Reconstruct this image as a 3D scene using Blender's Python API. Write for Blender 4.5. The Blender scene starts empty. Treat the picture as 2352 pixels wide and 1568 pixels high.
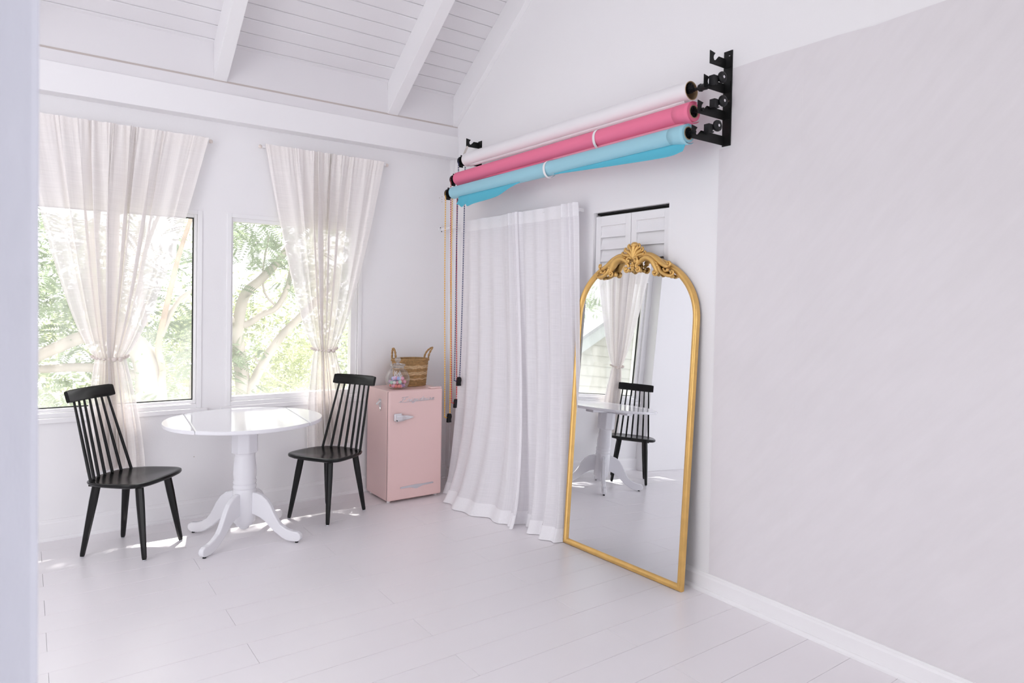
import bpy, bmesh, math, random
import numpy as np
from math import sin, cos, pi, radians as R
from mathutils import Matrix, Vector

S = bpy.context.scene
COL = S.collection
random.seed(7)
rng = np.random.default_rng(11)

# ------------------------------------------------------------------ camera
cam = bpy.data.cameras.new('camera')
cam.sensor_width = 36.0
cam.lens = 24.0
cam.shift_x = -0.03376
cam.shift_y = -0.02129
cam.clip_start = 0.05
cam.dof.use_dof = True
cam.dof.focus_distance = 5.2
cam.dof.aperture_fstop = 6.3
co = bpy.data.objects.new('camera', cam)
COL.objects.link(co)
cr, cu, cf = (0.79513, -0.60613, 0.01947), (-0.00159, 0.03002, 0.99955), (0.60644, 0.7948, -0.02291)
co.matrix_world = Matrix(((cr[0], cu[0], -cf[0], -2.9558), (cr[1], cu[1], -cf[1], -5.2862),
                          (cr[2], cu[2], -cf[2], 1.55), (0, 0, 0, 1)))
S.camera = co
# ------------------------------------------------------------------ sky, sun, exposure
W = bpy.data.worlds.new('sky')
S.world = W
W.use_nodes = True
bg = W.node_tree.nodes['Background']
bg.inputs[0].default_value = (0.945, 0.955, 0.98, 1)
bg.inputs[1].default_value = 1.6
sun = bpy.data.lights.new('sun', 'SUN')
sun.energy = 7.0
sun.angle = R(0.6)
sun.color = (1.0, 0.97, 0.92)
so = bpy.data.objects.new('sun', sun)
COL.objects.link(so)
so.rotation_euler = Vector((-0.10, -0.45, -0.95)).to_track_quat('-Z', 'Y').to_euler()
vs = S.view_settings
S.display_settings.display_device = 'sRGB'
vs.view_transform = 'Standard'
vs.look = 'None'
vs.gamma = 1
vs.use_curve_mapping = False
vs.exposure = 1.08
S.cycles.max_bounces = 14
S.cycles.diffuse_bounces = 7
S.cycles.glossy_bounces = 5
S.cycles.transmission_bounces = 10
S.cycles.transparent_max_bounces = 32
S.cycles.caustics_refractive = False
S.cycles.caustics_reflective = False


# ------------------------------------------------------------------ materials
def newmat(name):
    m = bpy.data.materials.new(name)
    m.use_nodes = True
    nt = m.node_tree
    return m, nt, nt.nodes['Principled BSDF'], nt.nodes['Material Output']


def pm(name, col, rough=0.5, metal=0.0, bump=0.0, bscale=60.0, var=0.0, vscale=4.0, stretch=(1, 1, 1), coat=0.0, spec=0.5):
    m, nt, b, out = newmat(name)
    b.inputs['Base Color'].default_value = (*col, 1)
    b.inputs['Roughness'].default_value = rough
    b.inputs['Metallic'].default_value = metal
    b.inputs['Specular IOR Level'].default_value = spec
    b.inputs['Coat Weight'].default_value = coat
    if bump or var:
        tc = nt.nodes.new('ShaderNodeTexCoord')
        mp = nt.nodes.new('ShaderNodeMapping')
        mp.inputs['Scale'].default_value = stretch
        nt.links.new(tc.outputs['Object'], mp.inputs[0])
    if bump:
        n = nt.nodes.new('ShaderNodeTexNoise')
        n.inputs['Scale'].default_value = bscale
        n.inputs['Detail'].default_value = 4
        nt.links.new(mp.outputs[0], n.inputs[0])
        bp = nt.nodes.new('ShaderNodeBump')
        bp.inputs['Strength'].default_value = bump
        bp.inputs['Distance'].default_value = 0.004
        nt.links.new(n.outputs['Fac'], bp.inputs['Height'])
        nt.links.new(bp.outputs[0], b.inputs['Normal'])
    if var:
        n2 = nt.nodes.new('ShaderNodeTexNoise')
        n2.inputs['Scale'].default_value = vscale
        n2.inputs['Detail'].default_value = 5
        nt.links.new(mp.outputs[0], n2.inputs[0])
        rp = nt.nodes.new('ShaderNodeValToRGB')
        rp.color_ramp.elements[0].position = 0.3
        rp.color_ramp.elements[1].position = 0.7
        rp.color_ramp.elements[0].color = (*[c * (1 - var) for c in col], 1)
        rp.color_ramp.elements[1].color = (*[min(1, c * (1 + var)) for c in col], 1)
        nt.links.new(n2.outputs['Fac'], rp.inputs[0])
        nt.links.new(rp.outputs[0], b.inputs['Base Color'])
    return m


def glassmat(name, veil=0.06, tint=(1, 1, 1), refl=1.0):
    m, nt, b, out = newmat(name)
    nt.nodes.remove(b)
    tr = nt.nodes.new('ShaderNodeBsdfTransparent')
    tr.inputs[0].default_value = (*tint, 1)
    gl = nt.nodes.new('ShaderNodeBsdfGlossy')
    gl.inputs['Roughness'].default_value = 0.02
    fr = nt.nodes.new('ShaderNodeFresnel')
    ge = nt.nodes.new('ShaderNodeNewGeometry')
    io = nt.nodes.new('ShaderNodeMapRange')
    io.inputs['To Min'].default_value = 1.45
    io.inputs['To Max'].default_value = 1 / 1.45
    nt.links.new(ge.outputs['Backfacing'], io.inputs[0])
    nt.links.new(io.outputs[0], fr.inputs[0])
    mu = nt.nodes.new('ShaderNodeMath')
    mu.operation = 'MULTIPLY'
    mu.inputs[1].default_value = refl
    nt.links.new(fr.outputs[0], mu.inputs[0])
    mx = nt.nodes.new('ShaderNodeMixShader')
    nt.links.new(mu.outputs[0], mx.inputs[0])
    nt.links.new(tr.outputs[0], mx.inputs[1])
    nt.links.new(gl.outputs[0], mx.inputs[2])
    tl = nt.nodes.new('ShaderNodeBsdfTranslucent')
    tl.inputs[0].default_value = (0.95, 0.95, 0.95, 1)
    m2 = nt.nodes.new('ShaderNodeMixShader')
    m2.inputs[0].default_value = veil
    nt.links.new(mx.outputs[0], m2.inputs[1])
    nt.links.new(tl.outputs[0], m2.inputs[2])
    nt.links.new(m2.outputs[0], out.inputs[0])
    return m


def sheer(name, col, tcol, transp, weave=900.0, tl=0.55):
    """open-weave cloth: part see-through, part diffuse, part translucent; fine thread variation"""
    m, nt, b, out = newmat(name)
    nt.nodes.remove(b)
    tr = nt.nodes.new('ShaderNodeBsdfTransparent')
    df = nt.nodes.new('ShaderNodeBsdfDiffuse')
    df.inputs[0].default_value = (*col, 1)
    tn = nt.nodes.new('ShaderNodeBsdfTranslucent')
    tn.inputs[0].default_value = (*tcol, 1)
    mx = nt.nodes.new('ShaderNodeMixShader')
    mx.inputs[0].default_value = tl
    nt.links.new(df.outputs[0], mx.inputs[1])
    nt.links.new(tn.outputs[0], mx.inputs[2])
    uv = nt.nodes.new('ShaderNodeUVMap')
    mp = nt.nodes.new('ShaderNodeMapping')
    mp.inputs['Scale'].default_value = (420, 5, 1)
    nt.links.new(uv.outputs[0], mp.inputs[0])
    n = nt.nodes.new('ShaderNodeTexNoise')
    n.inputs['Scale'].default_value = 1.0
    n.inputs['Detail'].default_value = 3
    nt.links.new(mp.outputs[0], n.inputs[0])
    mp2 = nt.nodes.new('ShaderNodeMapping')
    mp2.inputs['Scale'].default_value = (7, 520, 1)
    nt.links.new(uv.outputs[0], mp2.inputs[0])
    n2 = nt.nodes.new('ShaderNodeTexNoise')
    n2.inputs['Scale'].default_value = 1.0
    nt.links.new(mp2.outputs[0], n2.inputs[0])
    ad = nt.nodes.new('ShaderNodeMath')
    ad.operation = 'ADD'
    nt.links.new(n.outputs['Fac'], ad.inputs[0])
    nt.links.new(n2.outputs['Fac'], ad.inputs[1])
    mr = nt.nodes.new('ShaderNodeMapRange')
    mr.inputs['From Min'].default_value = 0.6
    mr.inputs['From Max'].default_value = 1.4
    mr.inputs['To Min'].default_value = 1 - transp - 0.06
    mr.inputs['To Max'].default_value = 1 - transp + 0.06
    nt.links.new(ad.outputs[0], mr.inputs[0])
    m2 = nt.nodes.new('ShaderNodeMixShader')
    nt.links.new(mr.outputs[0], m2.inputs[0])
    nt.links.new(tr.outputs[0], m2.inputs[1])
    nt.links.new(mx.outputs[0], m2.inputs[2])
    nt.links.new(m2.outputs[0], out.inputs[0])
    return m


def twosided(name, col, tcol, tl=0.5, var=0.25):
    m, nt, b, out = newmat(name)
    nt.nodes.remove(b)
    oi = nt.nodes.new('ShaderNodeTexCoord')
    n = nt.nodes.new('ShaderNodeTexNoise')
    n.inputs['Scale'].default_value = 2.2
    nt.links.new(oi.outputs['Object'], n.inputs[0])
    hs = []
    for c, k in ((col, 'ShaderNodeBsdfDiffuse'), (tcol, 'ShaderNodeBsdfTranslucent')):
        rp = nt.nodes.new('ShaderNodeValToRGB')
        rp.color_ramp.elements[0].position = 0.35
        rp.color_ramp.elements[1].position = 0.65
        rp.color_ramp.elements[0].color = (*[q * (1 - var) for q in c], 1)
        rp.color_ramp.elements[1].color = (*[min(1, q * (1 + var)) for q in c], 1)
        nt.links.new(n.outputs['Fac'], rp.inputs[0])
        d = nt.nodes.new(k)
        nt.links.new(rp.outputs[0], d.inputs[0])
        hs.append(d)
    mx = nt.nodes.new('ShaderNodeMixShader')
    mx.inputs[0].default_value = tl
    nt.links.new(hs[0].outputs[0], mx.inputs[1])
    nt.links.new(hs[1].outputs[0], mx.inputs[2])
    nt.links.new(mx.outputs[0], out.inputs[0])
    return m


M = {}
M['wall'] = pm('white_wall_paint', (0.86, 0.85, 0.86), 0.6, bump=0.10, bscale=90)
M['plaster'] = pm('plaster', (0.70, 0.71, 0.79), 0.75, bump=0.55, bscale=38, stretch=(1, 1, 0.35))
M['trim'] = pm('white_trim_paint', (0.87, 0.86, 0.87), 0.4, bump=0.03, bscale=40)
M['ceil'] = pm('white_board_paint', (0.775, 0.757, 0.773), 0.55, bump=0.12, bscale=30, stretch=(0.15, 1, 1))
M['gap'] = pm('dark_gap', (0.10, 0.09, 0.085), 0.9)
M['tan'] = pm('tan_gap_shade_and_holes', (0.56, 0.50, 0.47), 0.8)  # for screw holes and the painted gap shadow under the blocking
M['plank'] = pm('painted_planks', (0.855, 0.825, 0.845), 0.30, bump=0.10, bscale=14, stretch=(0.12, 1, 1), var=0.018, vscale=1.6)
M['sub'] = pm('subfloor', (0.26, 0.24, 0.24), 0.9)
M['black'] = pm('black_lacquer', (0.007, 0.007, 0.0072), 0.22, bump=0.06, bscale=45, stretch=(1, 1, 0.1), spec=0.28)
M['blackmetal'] = pm('black_powder_coat', (0.008, 0.008, 0.008), 0.45, bump=0.15, bscale=300, spec=0.25)
M['blackplastic'] = pm('black_plastic', (0.009, 0.009, 0.010), 0.4, spec=0.3)
M['white'] = pm('white_lacquer', (0.80, 0.795, 0.825), 0.10, coat=0.0, spec=0.28)
M['pink'] = pm('pink_enamel', (0.81, 0.575, 0.55), 0.25, bump=0.02, bscale=200)
M['chrome'] = pm('chrome', (0.85, 0.85, 0.87), 0.12, 1.0)
M['silver'] = pm('brushed_silver', (0.66, 0.66, 0.70), 0.4, 0.9)
M['gold'] = pm('gold_leaf_paint', (0.74, 0.46, 0.15), 0.34, 0.60, bump=0.06, bscale=160, var=0.08, vscale=14)
M['mirror'] = pm('mirror_silver', (0.84, 0.855, 0.87), 0.0, 1.0)
M['mback'] = pm('mirror_backing', (0.08, 0.075, 0.07), 0.8)
M['glass'] = glassmat('window_glass', 0.075)  # veil share puts the hazy flare over the view into the panes
M['jar'] = glassmat('jar_glass', 0.07, (0.96, 0.97, 0.98), 2.0)
M['jarlid'] = glassmat('thick_jar_glass', 0.22, (0.94, 0.95, 0.96), 3.0)
M['curtain'] = sheer('ivory_voile', (0.975, 0.935, 0.91), (0.92, 0.88, 0.855), 0.19, tl=0.08)
M['hem'] = sheer('doubled_linen_hem', (0.94, 0.925, 0.945), (0.90, 0.88, 0.90), 0.03, tl=0.12)
M['linen'] = sheer('white_linen_voile', (0.94, 0.92, 0.945), (0.90, 0.88, 0.90), 0.16, tl=0.14)
M['bead'] = pm('whitewashed_wood', (0.74, 0.66, 0.61), 0.6)
M['wicker'] = pm('seagrass', (0.40, 0.235, 0.095), 0.75, bump=0.4, bscale=150, var=0.25, vscale=60)
M['wickerlight'] = pm('pale_seagrass', (0.66, 0.46, 0.26), 0.75, bump=0.4, bscale=150, var=0.15, vscale=60)
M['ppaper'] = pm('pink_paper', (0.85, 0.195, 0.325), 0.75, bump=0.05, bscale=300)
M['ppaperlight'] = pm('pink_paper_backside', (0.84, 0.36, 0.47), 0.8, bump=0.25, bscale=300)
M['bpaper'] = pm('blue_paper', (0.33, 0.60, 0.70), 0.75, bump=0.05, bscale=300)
M['bpapershade'] = pm('blue_paper_shaded', (0.10, 0.48, 0.62), 0.75, bump=0.05, bscale=300)  # blue paper again, shade on the tails put into the colour
M['wpaper'] = pm('white_paper', (0.85, 0.83, 0.845), 0.6)
M['core'] = pm('cardboard', (0.42, 0.29, 0.17), 0.85, var=0.12, vscale=30)
M['strap'] = pm('white_strap', (0.86, 0.84, 0.85), 0.6)
M['cream'] = pm('cream_strap', (0.70, 0.65, 0.60), 0.7)
M['yel'] = pm('yellow_chain', (0.86, 0.47, 0.03), 0.4)
M['red'] = pm('red_chain', (0.62, 0.06, 0.06), 0.4)
M['navy'] = pm('navy_chain', (0.035, 0.05, 0.15), 0.4)
M['bark'] = pm('bark', (0.38, 0.335, 0.30), 0.9, bump=0.8, bscale=14, var=0.2, vscale=5, stretch=(1, 1, 0.25))
M['barkred'] = pm('peeling_bark', (0.42, 0.31, 0.24), 0.9, bump=0.8, bscale=14, var=0.3, vscale=5)
M['leafA'] = twosided('fern_leaf', (0.23, 0.285, 0.21), (0.30, 0.36, 0.22))
M['leafB'] = twosided('olive_leaf', (0.32, 0.35, 0.21), (0.40, 0.43, 0.25))
M['leafC'] = twosided('far_leaf', (0.31, 0.35, 0.26), (0.36, 0.40, 0.27))
M['ground'] = pm('garden_ground', (0.20, 0.22, 0.12), 0.95, var=0.3, vscale=1.0)
M['siding'] = pm('cream_siding', (0.27, 0.26, 0.225), 0.7)
M['roofing'] = pm('grey_shingle', (0.22, 0.22, 0.23), 0.9)
M['fascia'] = pm('grey_fascia', (0.30, 0.315, 0.31), 0.7)
for nm, c in (('rose', (0.80, 0.33, 0.44)), ('coral', (0.80, 0.24, 0.20)), ('periwinkle', (0.36, 0.46, 0.80)),
              ('cream', (0.86, 0.80, 0.76)), ('mint', (0.45, 0.66, 0.52)), ('lilac', (0.66, 0.42, 0.68))):
    M['candy_' + nm] = pm('candy_' + nm, c, 0.35)
M['stick'] = pm('lollipop_stick', (0.88, 0.88, 0.90), 0.5)


def backdrop_mat():
    m, nt, b, out = newmat('mottled_grey_canvas')
    tc = nt.nodes.new('ShaderNodeTexCoord')
    mp = nt.nodes.new('ShaderNodeMapping')
    mp.vector_type = 'TEXTURE'
    mp.inputs['Rotation'].default_value = (R(-48), 0, 0)
    mp.inputs['Scale'].default_value = (1, 1.2, 0.22)
    nt.links.new(tc.outputs['Object'], mp.inputs[0])
    n = nt.nodes.new('ShaderNodeTexNoise')
    n.inputs['Scale'].default_value = 4.0
    n.inputs['Detail'].default_value = 8
    n.inputs['Roughness'].default_value = 0.62
    nt.links.new(mp.outputs[0], n.inputs[0])
    n2 = nt.nodes.new('ShaderNodeTexNoise')
    n2.inputs['Scale'].default_value = 1.3
    n2.inputs['Detail'].default_value = 4
    nt.links.new(tc.outputs['Object'], n2.inputs[0])
    mx = nt.nodes.new('ShaderNodeMath')
    mx.operation = 'ADD'
    nt.links.new(n.outputs['Fac'], mx.inputs[0])
    nt.links.new(n2.outputs['Fac'], mx.inputs[1])
    rp = nt.nodes.new('ShaderNodeValToRGB')
    e = rp.color_ramp.elements
    e[0].position, e[1].position = 0.28, 0.72
    e[0].color = (0.715, 0.685, 0.70, 1)
    e[1].color = (0.785, 0.755, 0.775, 1)
    hv = nt.nodes.new('ShaderNodeMath')
    hv.operation = 'MULTIPLY'
    hv.inputs[1].default_value = 0.5
    nt.links.new(mx.outputs[0], hv.inputs[0])
    nt.links.new(hv.outputs[0], rp.inputs[0])
    nt.links.new(rp.outputs[0], b.inputs['Base Color'])
    b.inputs['Roughness'].default_value = 0.8
    b.inputs['Specular IOR Level'].default_value = 0.2
    return m


M['backdrop'] = backdrop_mat()


# ------------------------------------------------------------------ mesh helpers
class MB:
    def __init__(s):
        s.v, s.f, s.uv = [], [], None

    def add(s, V, F):
        o = len(s.v)
        s.v += [tuple(map(float, p)) for p in V]
        s.f += [tuple(i + o for i in q) for q in F]
        return s

    def box(s, x0, x1, y0, y1, z0, z1):
        V = [(x, y, z) for x in (x0, x1) for y in (y0, y1) for z in (z0, z1)]
        return s.add(V, [(0, 1, 3, 2), (4, 6, 7, 5), (0, 4, 5, 1), (2, 3, 7, 6), (0, 2, 6, 4), (1, 5, 7, 3)])

    def tube(s, pts, rad, n=10, caps=True, squash=None, twist=0.0):
        P = [Vector(p) for p in pts]
        m = len(P)
        if not hasattr(rad, '__len__'):
            rad = [rad] * m
        V, F = [], []
        prev = None
        for i, p in enumerate(P):
            t = (P[min(i + 1, m - 1)] - P[max(i - 1, 0)])
            if t.length < 1e-9:
                t = Vector((0, 0, 1))
            t.normalize()
            if prev is None:
                a = t.orthogonal().normalized()
                if squash is not None:
                    sv = Vector(squash[1])
                    a = (sv - t * sv.dot(t)).normalized()
            else:
                a = (prev - t * prev.dot(t)).normalized()
                if squash is not None:
                    sv = Vector(squash[1])
                    a = (sv - t * sv.dot(t)).normalized()
            prev = a
            b = t.cross(a)
            k = squash[0] if squash is not None else 1.0
            for j in range(n):
                th = 2 * pi * (j + 0.5) / n + twist
                V.append(p + a * (cos(th) * rad[i] * k) + b * (sin(th) * rad[i]))
        for i in range(m - 1):
            for j in range(n):
                F.append((i * n + j, i * n + (j + 1) % n, (i + 1) * n + (j + 1) % n, (i + 1) * n + j))
        if caps:
            F.append(tuple(range(n - 1, -1, -1)))
            F.append(tuple(range((m - 1) * n, m * n)))
        return s.add(V, F)

    def lathe(s, prof, n=24, c=(0, 0, 0), axis='z', caps=True):
        V, F = [], []
        for r, h in prof:
            for j in range(n):
                a = 2 * pi * j / n
                if axis == 'z':
                    V.append((c[0] + r * cos(a), c[1] + r * sin(a), c[2] + h))
                elif axis == 'y':
                    V.append((c[0] + r * cos(a), c[1] + h, c[2] - r * sin(a)))
                else:
                    V.append((c[0] + h, c[1] + r * cos(a), c[2] + r * sin(a)))
        m = len(prof)
        for i in range(m - 1):
            for j in range(n):
                F.append((i * n + j, i * n + (j + 1) % n, (i + 1) * n + (j + 1) % n, (i + 1) * n + j))
        if caps:
            F.append(tuple(range(n - 1, -1, -1)))
            F.append(tuple(range((m - 1) * n, m * n)))
        return s.add(V, F)

    def ball(s, c, r, nu=10, nv=6, sc=(1, 1, 1)):
        V = [(c[0], c[1], c[2] + r * sc[2])]
        for i in range(1, nv):
            t = pi * i / nv
            for j in range(nu):
                a = 2 * pi * j / nu
                V.append((c[0] + r * sc[0] * sin(t) * cos(a), c[1] + r * sc[1] * sin(t) * sin(a), c[2] + r * sc[2] * cos(t)))
        V.append((c[0], c[1], c[2] - r * sc[2]))
        F = [(0, 1 + j, 1 + (j + 1) % nu) for j in range(nu)]
        for i in range(nv - 2):
            for j in range(nu):
                a, b2 = 1 + i * nu + j, 1 + i * nu + (j + 1) % nu
                F.append((a, a + nu, b2 + nu, b2))
        L = len(V) - 1
        F += [(L, 1 + (nv - 2) * nu + (j + 1) % nu, 1 + (nv - 2) * nu + j) for j in range(nu)]
        return s.add(V, F)

    def prism(s, poly, f0, f1):
        """poly: 2-D outline; f0/f1 map (a,b) to a 3-D point on the two faces"""
        n = len(poly)
        V = [f0(*p) for p in poly] + [f1(*p) for p in poly]
        F = [tuple(range(n - 1, -1, -1)), tuple(range(n, 2 * n))]
        F += [(i, (i + 1) % n, n + (i + 1) % n, n + i) for i in range(n)]
        return s.add(V, F)

    def obj(s, name, mat, parent=None, loc=None, rz=None, smooth=None, bevel=None, seg=2, fix=True):
        me = bpy.data.meshes.new(name)
        me.from_pydata(s.v, [], s.f)
        if fix:
            bm = bmesh.new()
            bm.from_mesh(me)
            bmesh.ops.recalc_face_normals(bm, faces=bm.faces)
            bm.to_mesh(me)
            bm.free()
        if smooth is not None:
            me.polygons.foreach_set('use_smooth', [True] * len(me.polygons))
            me.set_sharp_from_angle(angle=R(smooth))
        me.materials.append(M[mat])
        me.update()
        o = bpy.data.objects.new(name, me)
        COL.objects.link(o)
        if parent is not None:
            o.parent = parent
        if loc is not None:
            o.location = loc
        if rz is not None:
            o.rotation_euler.z = rz
        if bevel:
            b = o.modifiers.new('bevel', 'BEVEL')
            b.width = bevel
            b.segments = seg
            b.limit_method = 'ANGLE'
            b.harden_normals = False
        return o


def tag(o, label, cat, group=None, kind=None):
    o['label'] = label
    o['category'] = cat
    if group:
        o['group'] = group
    if kind:
        o['kind'] = kind
    return o


def struct(o, label=None):
    o['kind'] = 'structure'
    if label:
        o['label'] = label
    return o


def empty(name, loc=(0, 0, 0), rz=0.0):
    o = bpy.data.objects.new(name, None)
    o.empty_display_size = 0.05
    o.location = loc
    o.rotation_euler.z = rz
    COL.objects.link(o)
    return o


def copy_tree(o, parent=None):
    c = o.copy()
    COL.objects.link(c)
    c.parent = parent
    for ch in list(o.children):
        copy_tree(ch, c)
    return c


def inst(o, name=None, parent=None, loc=None):
    c = o.copy()
    COL.objects.link(c)
    if parent is not None:
        c.parent = parent
    if loc is not None:
        c.location = loc
    return c


def arc(c, r, a0, a1, n, f=lambda x, y: (x, y, 0)):
    return [f(c[0] + r * cos(a0 + (a1 - a0) * i / n), c[1] + r * sin(a0 + (a1 - a0) * i / n)) for i in range(n + 1)]


def spline(pts, n=6):
    """Catmull-Rom through points of any dimension"""
    P = [np.array(p, float) for p in pts]
    P = [2 * P[0] - P[1]] + P + [2 * P[-1] - P[-2]]
    out = []
    for i in range(1, len(P) - 2):
        for k in range(n):
            t = k / n
            a, b, c, d = P[i - 1], P[i], P[i + 1], P[i + 2]
            out.append(0.5 * ((2 * b) + (-a + c) * t + (2 * a - 5 * b + 4 * c - d) * t * t + (-a + 3 * b - 3 * c + d) * t ** 3))
    out.append(P[-2])
    return out


def holes(rects, u0, u1, v0, v1):
    """split a rectangle into cells that leave the given holes free"""
    us = sorted({u0, u1, *[r[0] for r in rects], *[r[1] for r in rects]})
    vsx = sorted({v0, v1, *[r[2] for r in rects], *[r[3] for r in rects]})
    out = []
    for a, b in zip(us, us[1:]):
        for c, d in zip(vsx, vsx[1:]):
            mu, mv = (a + b) / 2, (c + d) / 2
            if any(r[0] < mu < r[1] and r[2] < mv < r[3] for r in rects):
                continue
            out.append((a, b, c, d))
    return out


# ================================================================== ROOM SHELL
XL = -5.6        # left wall
YF = -7.4        # wall behind the camera
W1 = (-3.005, -1.985, 0.785, 2.145)     # rough openings in the window wall (x0,x1,z0,z1)
W2 = (-1.80, -0.815, 0.785, 2.145)
# window wall (y = 0)
b = MB()
for a, c, d, e in holes([W1, W2], XL - 0.15, 0.15, -0.1, 3.30):
    b.box(a, c, 0.0, 0.14, d, e)
wall_back = struct(b.obj('wall_back', 'wall'), 'white painted wall with the two curtained windows')
b = MB()
for px, pz in ((-0.088, 2.462), (-0.112, 2.449), (-0.064, 2.443), (-0.089, 2.418), (-0.09, 2.438), (-2.015, 0.43)):
    b.lathe([(0.004, -0.0015), (0.004, 0.001)], 8, (px, 0, pz), 'y')
o = b.obj('screw_hole', 'tan', wall_back)
o['kind'] = 'stuff'
# right wall (x = 0), gable, with the closet door opening
D1 = (-2.575, -1.885, 0.0, 2.168)
b = MB()
for a, c, d, e in holes([D1], YF - 0.1, 0.0, -0.1, 3.25):
    b.box(0.0, 0.14, a, c, d, e)
b.prism([(0.0, 3.25), (YF - 0.1, 3.25), (YF - 0.1, 5.0), (-2.6, 5.02), (0.0, 3.30)], lambda y, z: (0.0, y, z), lambda y, z: (0.14, y, z))
struct(b.obj('wall_right', 'wall'), 'white gable wall with rolls, closet door and backdrop')
# left wall and wall behind the camera; unseen openings added for fill light
FILL_LEFT = (-4.25, -1.7, 0.12, 3.2)
b = MB()
for a, c, d, e in holes([FILL_LEFT], YF - 0.1, 0.14, -0.1, 5.0):
    b.box(XL - 0.14, XL, a, c, d, e)
struct(b.obj('wall_left', 'wall'))
FILL_FRONT = [(-2.6, -0.5, 0.05, 2.9)]
b = MB()
for a, c, d, e in holes(FILL_FRONT, XL - 0.14, 0.14, -0.1, 4.0):
    b.box(a, c, YF - 0.14, YF, d, e)
struct(b.obj('wall_front', 'wall'))
# partition the camera looks past (near left edge of the picture)
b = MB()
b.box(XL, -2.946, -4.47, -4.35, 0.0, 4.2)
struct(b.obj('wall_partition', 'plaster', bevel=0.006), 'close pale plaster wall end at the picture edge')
# pilaster beside the big window (seen in the mirror)
b = MB()
b.box(XL, -3.075, -0.13, 0.0, 0.0, 2.785)
struct(b.obj('pillar', 'wall', bevel=0.004), 'white boxed-out wall stretch beside the large window')

# ---- floor: painted planks over a sub floor
fl = MB()
fl.box(XL, 0.14, YF, 0.14, -0.06, -0.014)
floor = struct(fl.obj('floor', 'sub'), 'pale painted plank floor')
PW = 0.2073
row = 0
y1 = 0.0
yr = -2.904 + PW * 14
k = 0
while yr - k * PW > YF:
    ya, yb = yr - k * PW, yr - (k + 1) * PW
    odd = (k - 13) % 2
    joints = [-5.6, -3.6, -2.163, -0.737, 0.0] if odd else [-5.6, -4.3, -2.88, -1.45, 0.0]
    for xa, xb in zip(joints, joints[1:]):
        g = 0.0007 + 0.0005 * rng.random()
        dz = 0.0006 * (rng.random() - 0.5)
        q = MB()
        q.box(xa + g * 0.6, xb - g * 0.6, max(yb, YF) + g, min(ya, 0.0) - g, -0.0135, 0.0 + dz)
        q.obj('plank', 'plank', floor, bevel=0.0008, seg=1)
    k += 1

# ---- baseboards with cap and shoe moulding
def baseboard(name, along, a0, a1, h, lab):
    prof = [(0, 0), (0.030, 0), (0.030, 0.010), (0.024, 0.020), (0.017, 0.022), (0.017, h - 0.022), (0.013, h - 0.012), (0.010, h - 0.009), (0.008, h), (0, h)]
    q = MB()
    if along == 'x':
        q.prism(prof, lambda d, z: (a0, -d, z), lambda d, z: (a1, -d, z))
    else:
        q.prism(prof, lambda d, z: (-d, a0, z), lambda d, z: (-d, a1, z))
    struct(q.obj(name, 'trim'), lab)


baseboard('baseboard_right', 'y', -2.60, YF, 0.104, 'white moulded baseboard under the grey backdrop')
baseboard('baseboard_corner', 'y', 0.0, -1.86, 0.104, 'white baseboard behind the door curtain')
baseboard('baseboard_back', 'x', XL, 0.0, 0.13, 'white baseboard under the windows')
b = MB()
b.box(-0.012, 0.0, -0.055, 0.0, 0.0, 2.785)
struct(b.obj('trim_1', 'trim'), 'white corner batten between the window wall and gable wall')

# ---- ceiling: beam, plate, blocking, boards, rafters
b = MB()
b.box(XL, 0.0, -0.118, 0.0, 2.786, 2.968)
struct(b.obj('ceiling_beam', 'trim', bevel=0.003), 'long white header beam above the curtains')
b = MB()
b.box(XL, 0.0, -0.104, 0.0, 2.968, 3.046)
struct(b.obj('trim_2', 'ceil', bevel=0.002), 'white wall plate the rafters rest on')
SL = 0.677
rise = lambda y: 3.304 - SL * (y + 0.09)       # board underside height at y
cl = MB()
cl.prism([(0.735, rise(0.735) + 0.035), (-2.55, rise(-2.55) + 0.035), (-2.55, rise(-2.55) + 0.13), (0.735, rise(0.735) + 0.13)],
         lambda y, z: (XL - 0.3, y, z), lambda y, z: (0.3, y, z))
FILL_ROOF = (-5.4, -3.9, -3.9, -2.75)      # unseen opening added in the rear slope to bring in fill light
zr = lambda y: 4.98 + (y + 2.55) * (4.98 - 3.33) / (7.7 - 2.55)
for a, c, d, e in holes([FILL_ROOF], XL - 0.3, 0.3, YF - 0.3, -2.55):
    cl.prism([(d, zr(d) + 0.02), (e, zr(e) + 0.02), (e, zr(e) + 0.12), (d, zr(d) + 0.12)], lambda y, z: (a, y, z), lambda y, z: (c, y, z))
ceiling = struct(cl.obj('ceiling', 'gap'), 'sloped white board ceiling')
PB = 0.0965
edges = [-0.078 - 0.002] + [-0.114 - PB * i for i in range(0, 26)]
for i, (ya, yb) in enumerate(zip(edges, edges[1:])):
    g = 0.0028
    q = MB()
    t = 0.016
    A, B = ya - g, yb + g
    if i == 0:
        A = ya
    q.prism([(A, rise(A)), (A - 0.004, rise(A - 0.004) - 0.003), (B + 0.004, rise(B + 0.004) - 0.003), (B, rise(B)), (B, rise(B) + t), (A, rise(A) + t)],
            lambda y, z: (XL, y, z + 0.002), lambda y, z: (0.0, y, z + 0.002))
    q.obj('ceiling_board', 'ceil', ceiling)
q = MB()
for a, c, d, e in holes([FILL_ROOF], XL, 0.0, YF, -2.55):
    q.prism([(d, zr(d) - 0.02), (e, zr(e) - 0.02), (e, zr(e) + 0.015), (d, zr(d) + 0.015)], lambda y, z: (a, y, z), lambda y, z: (c, y, z))
q.obj('rear_slope', 'ceil', ceiling)
DR = 0.252
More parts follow.
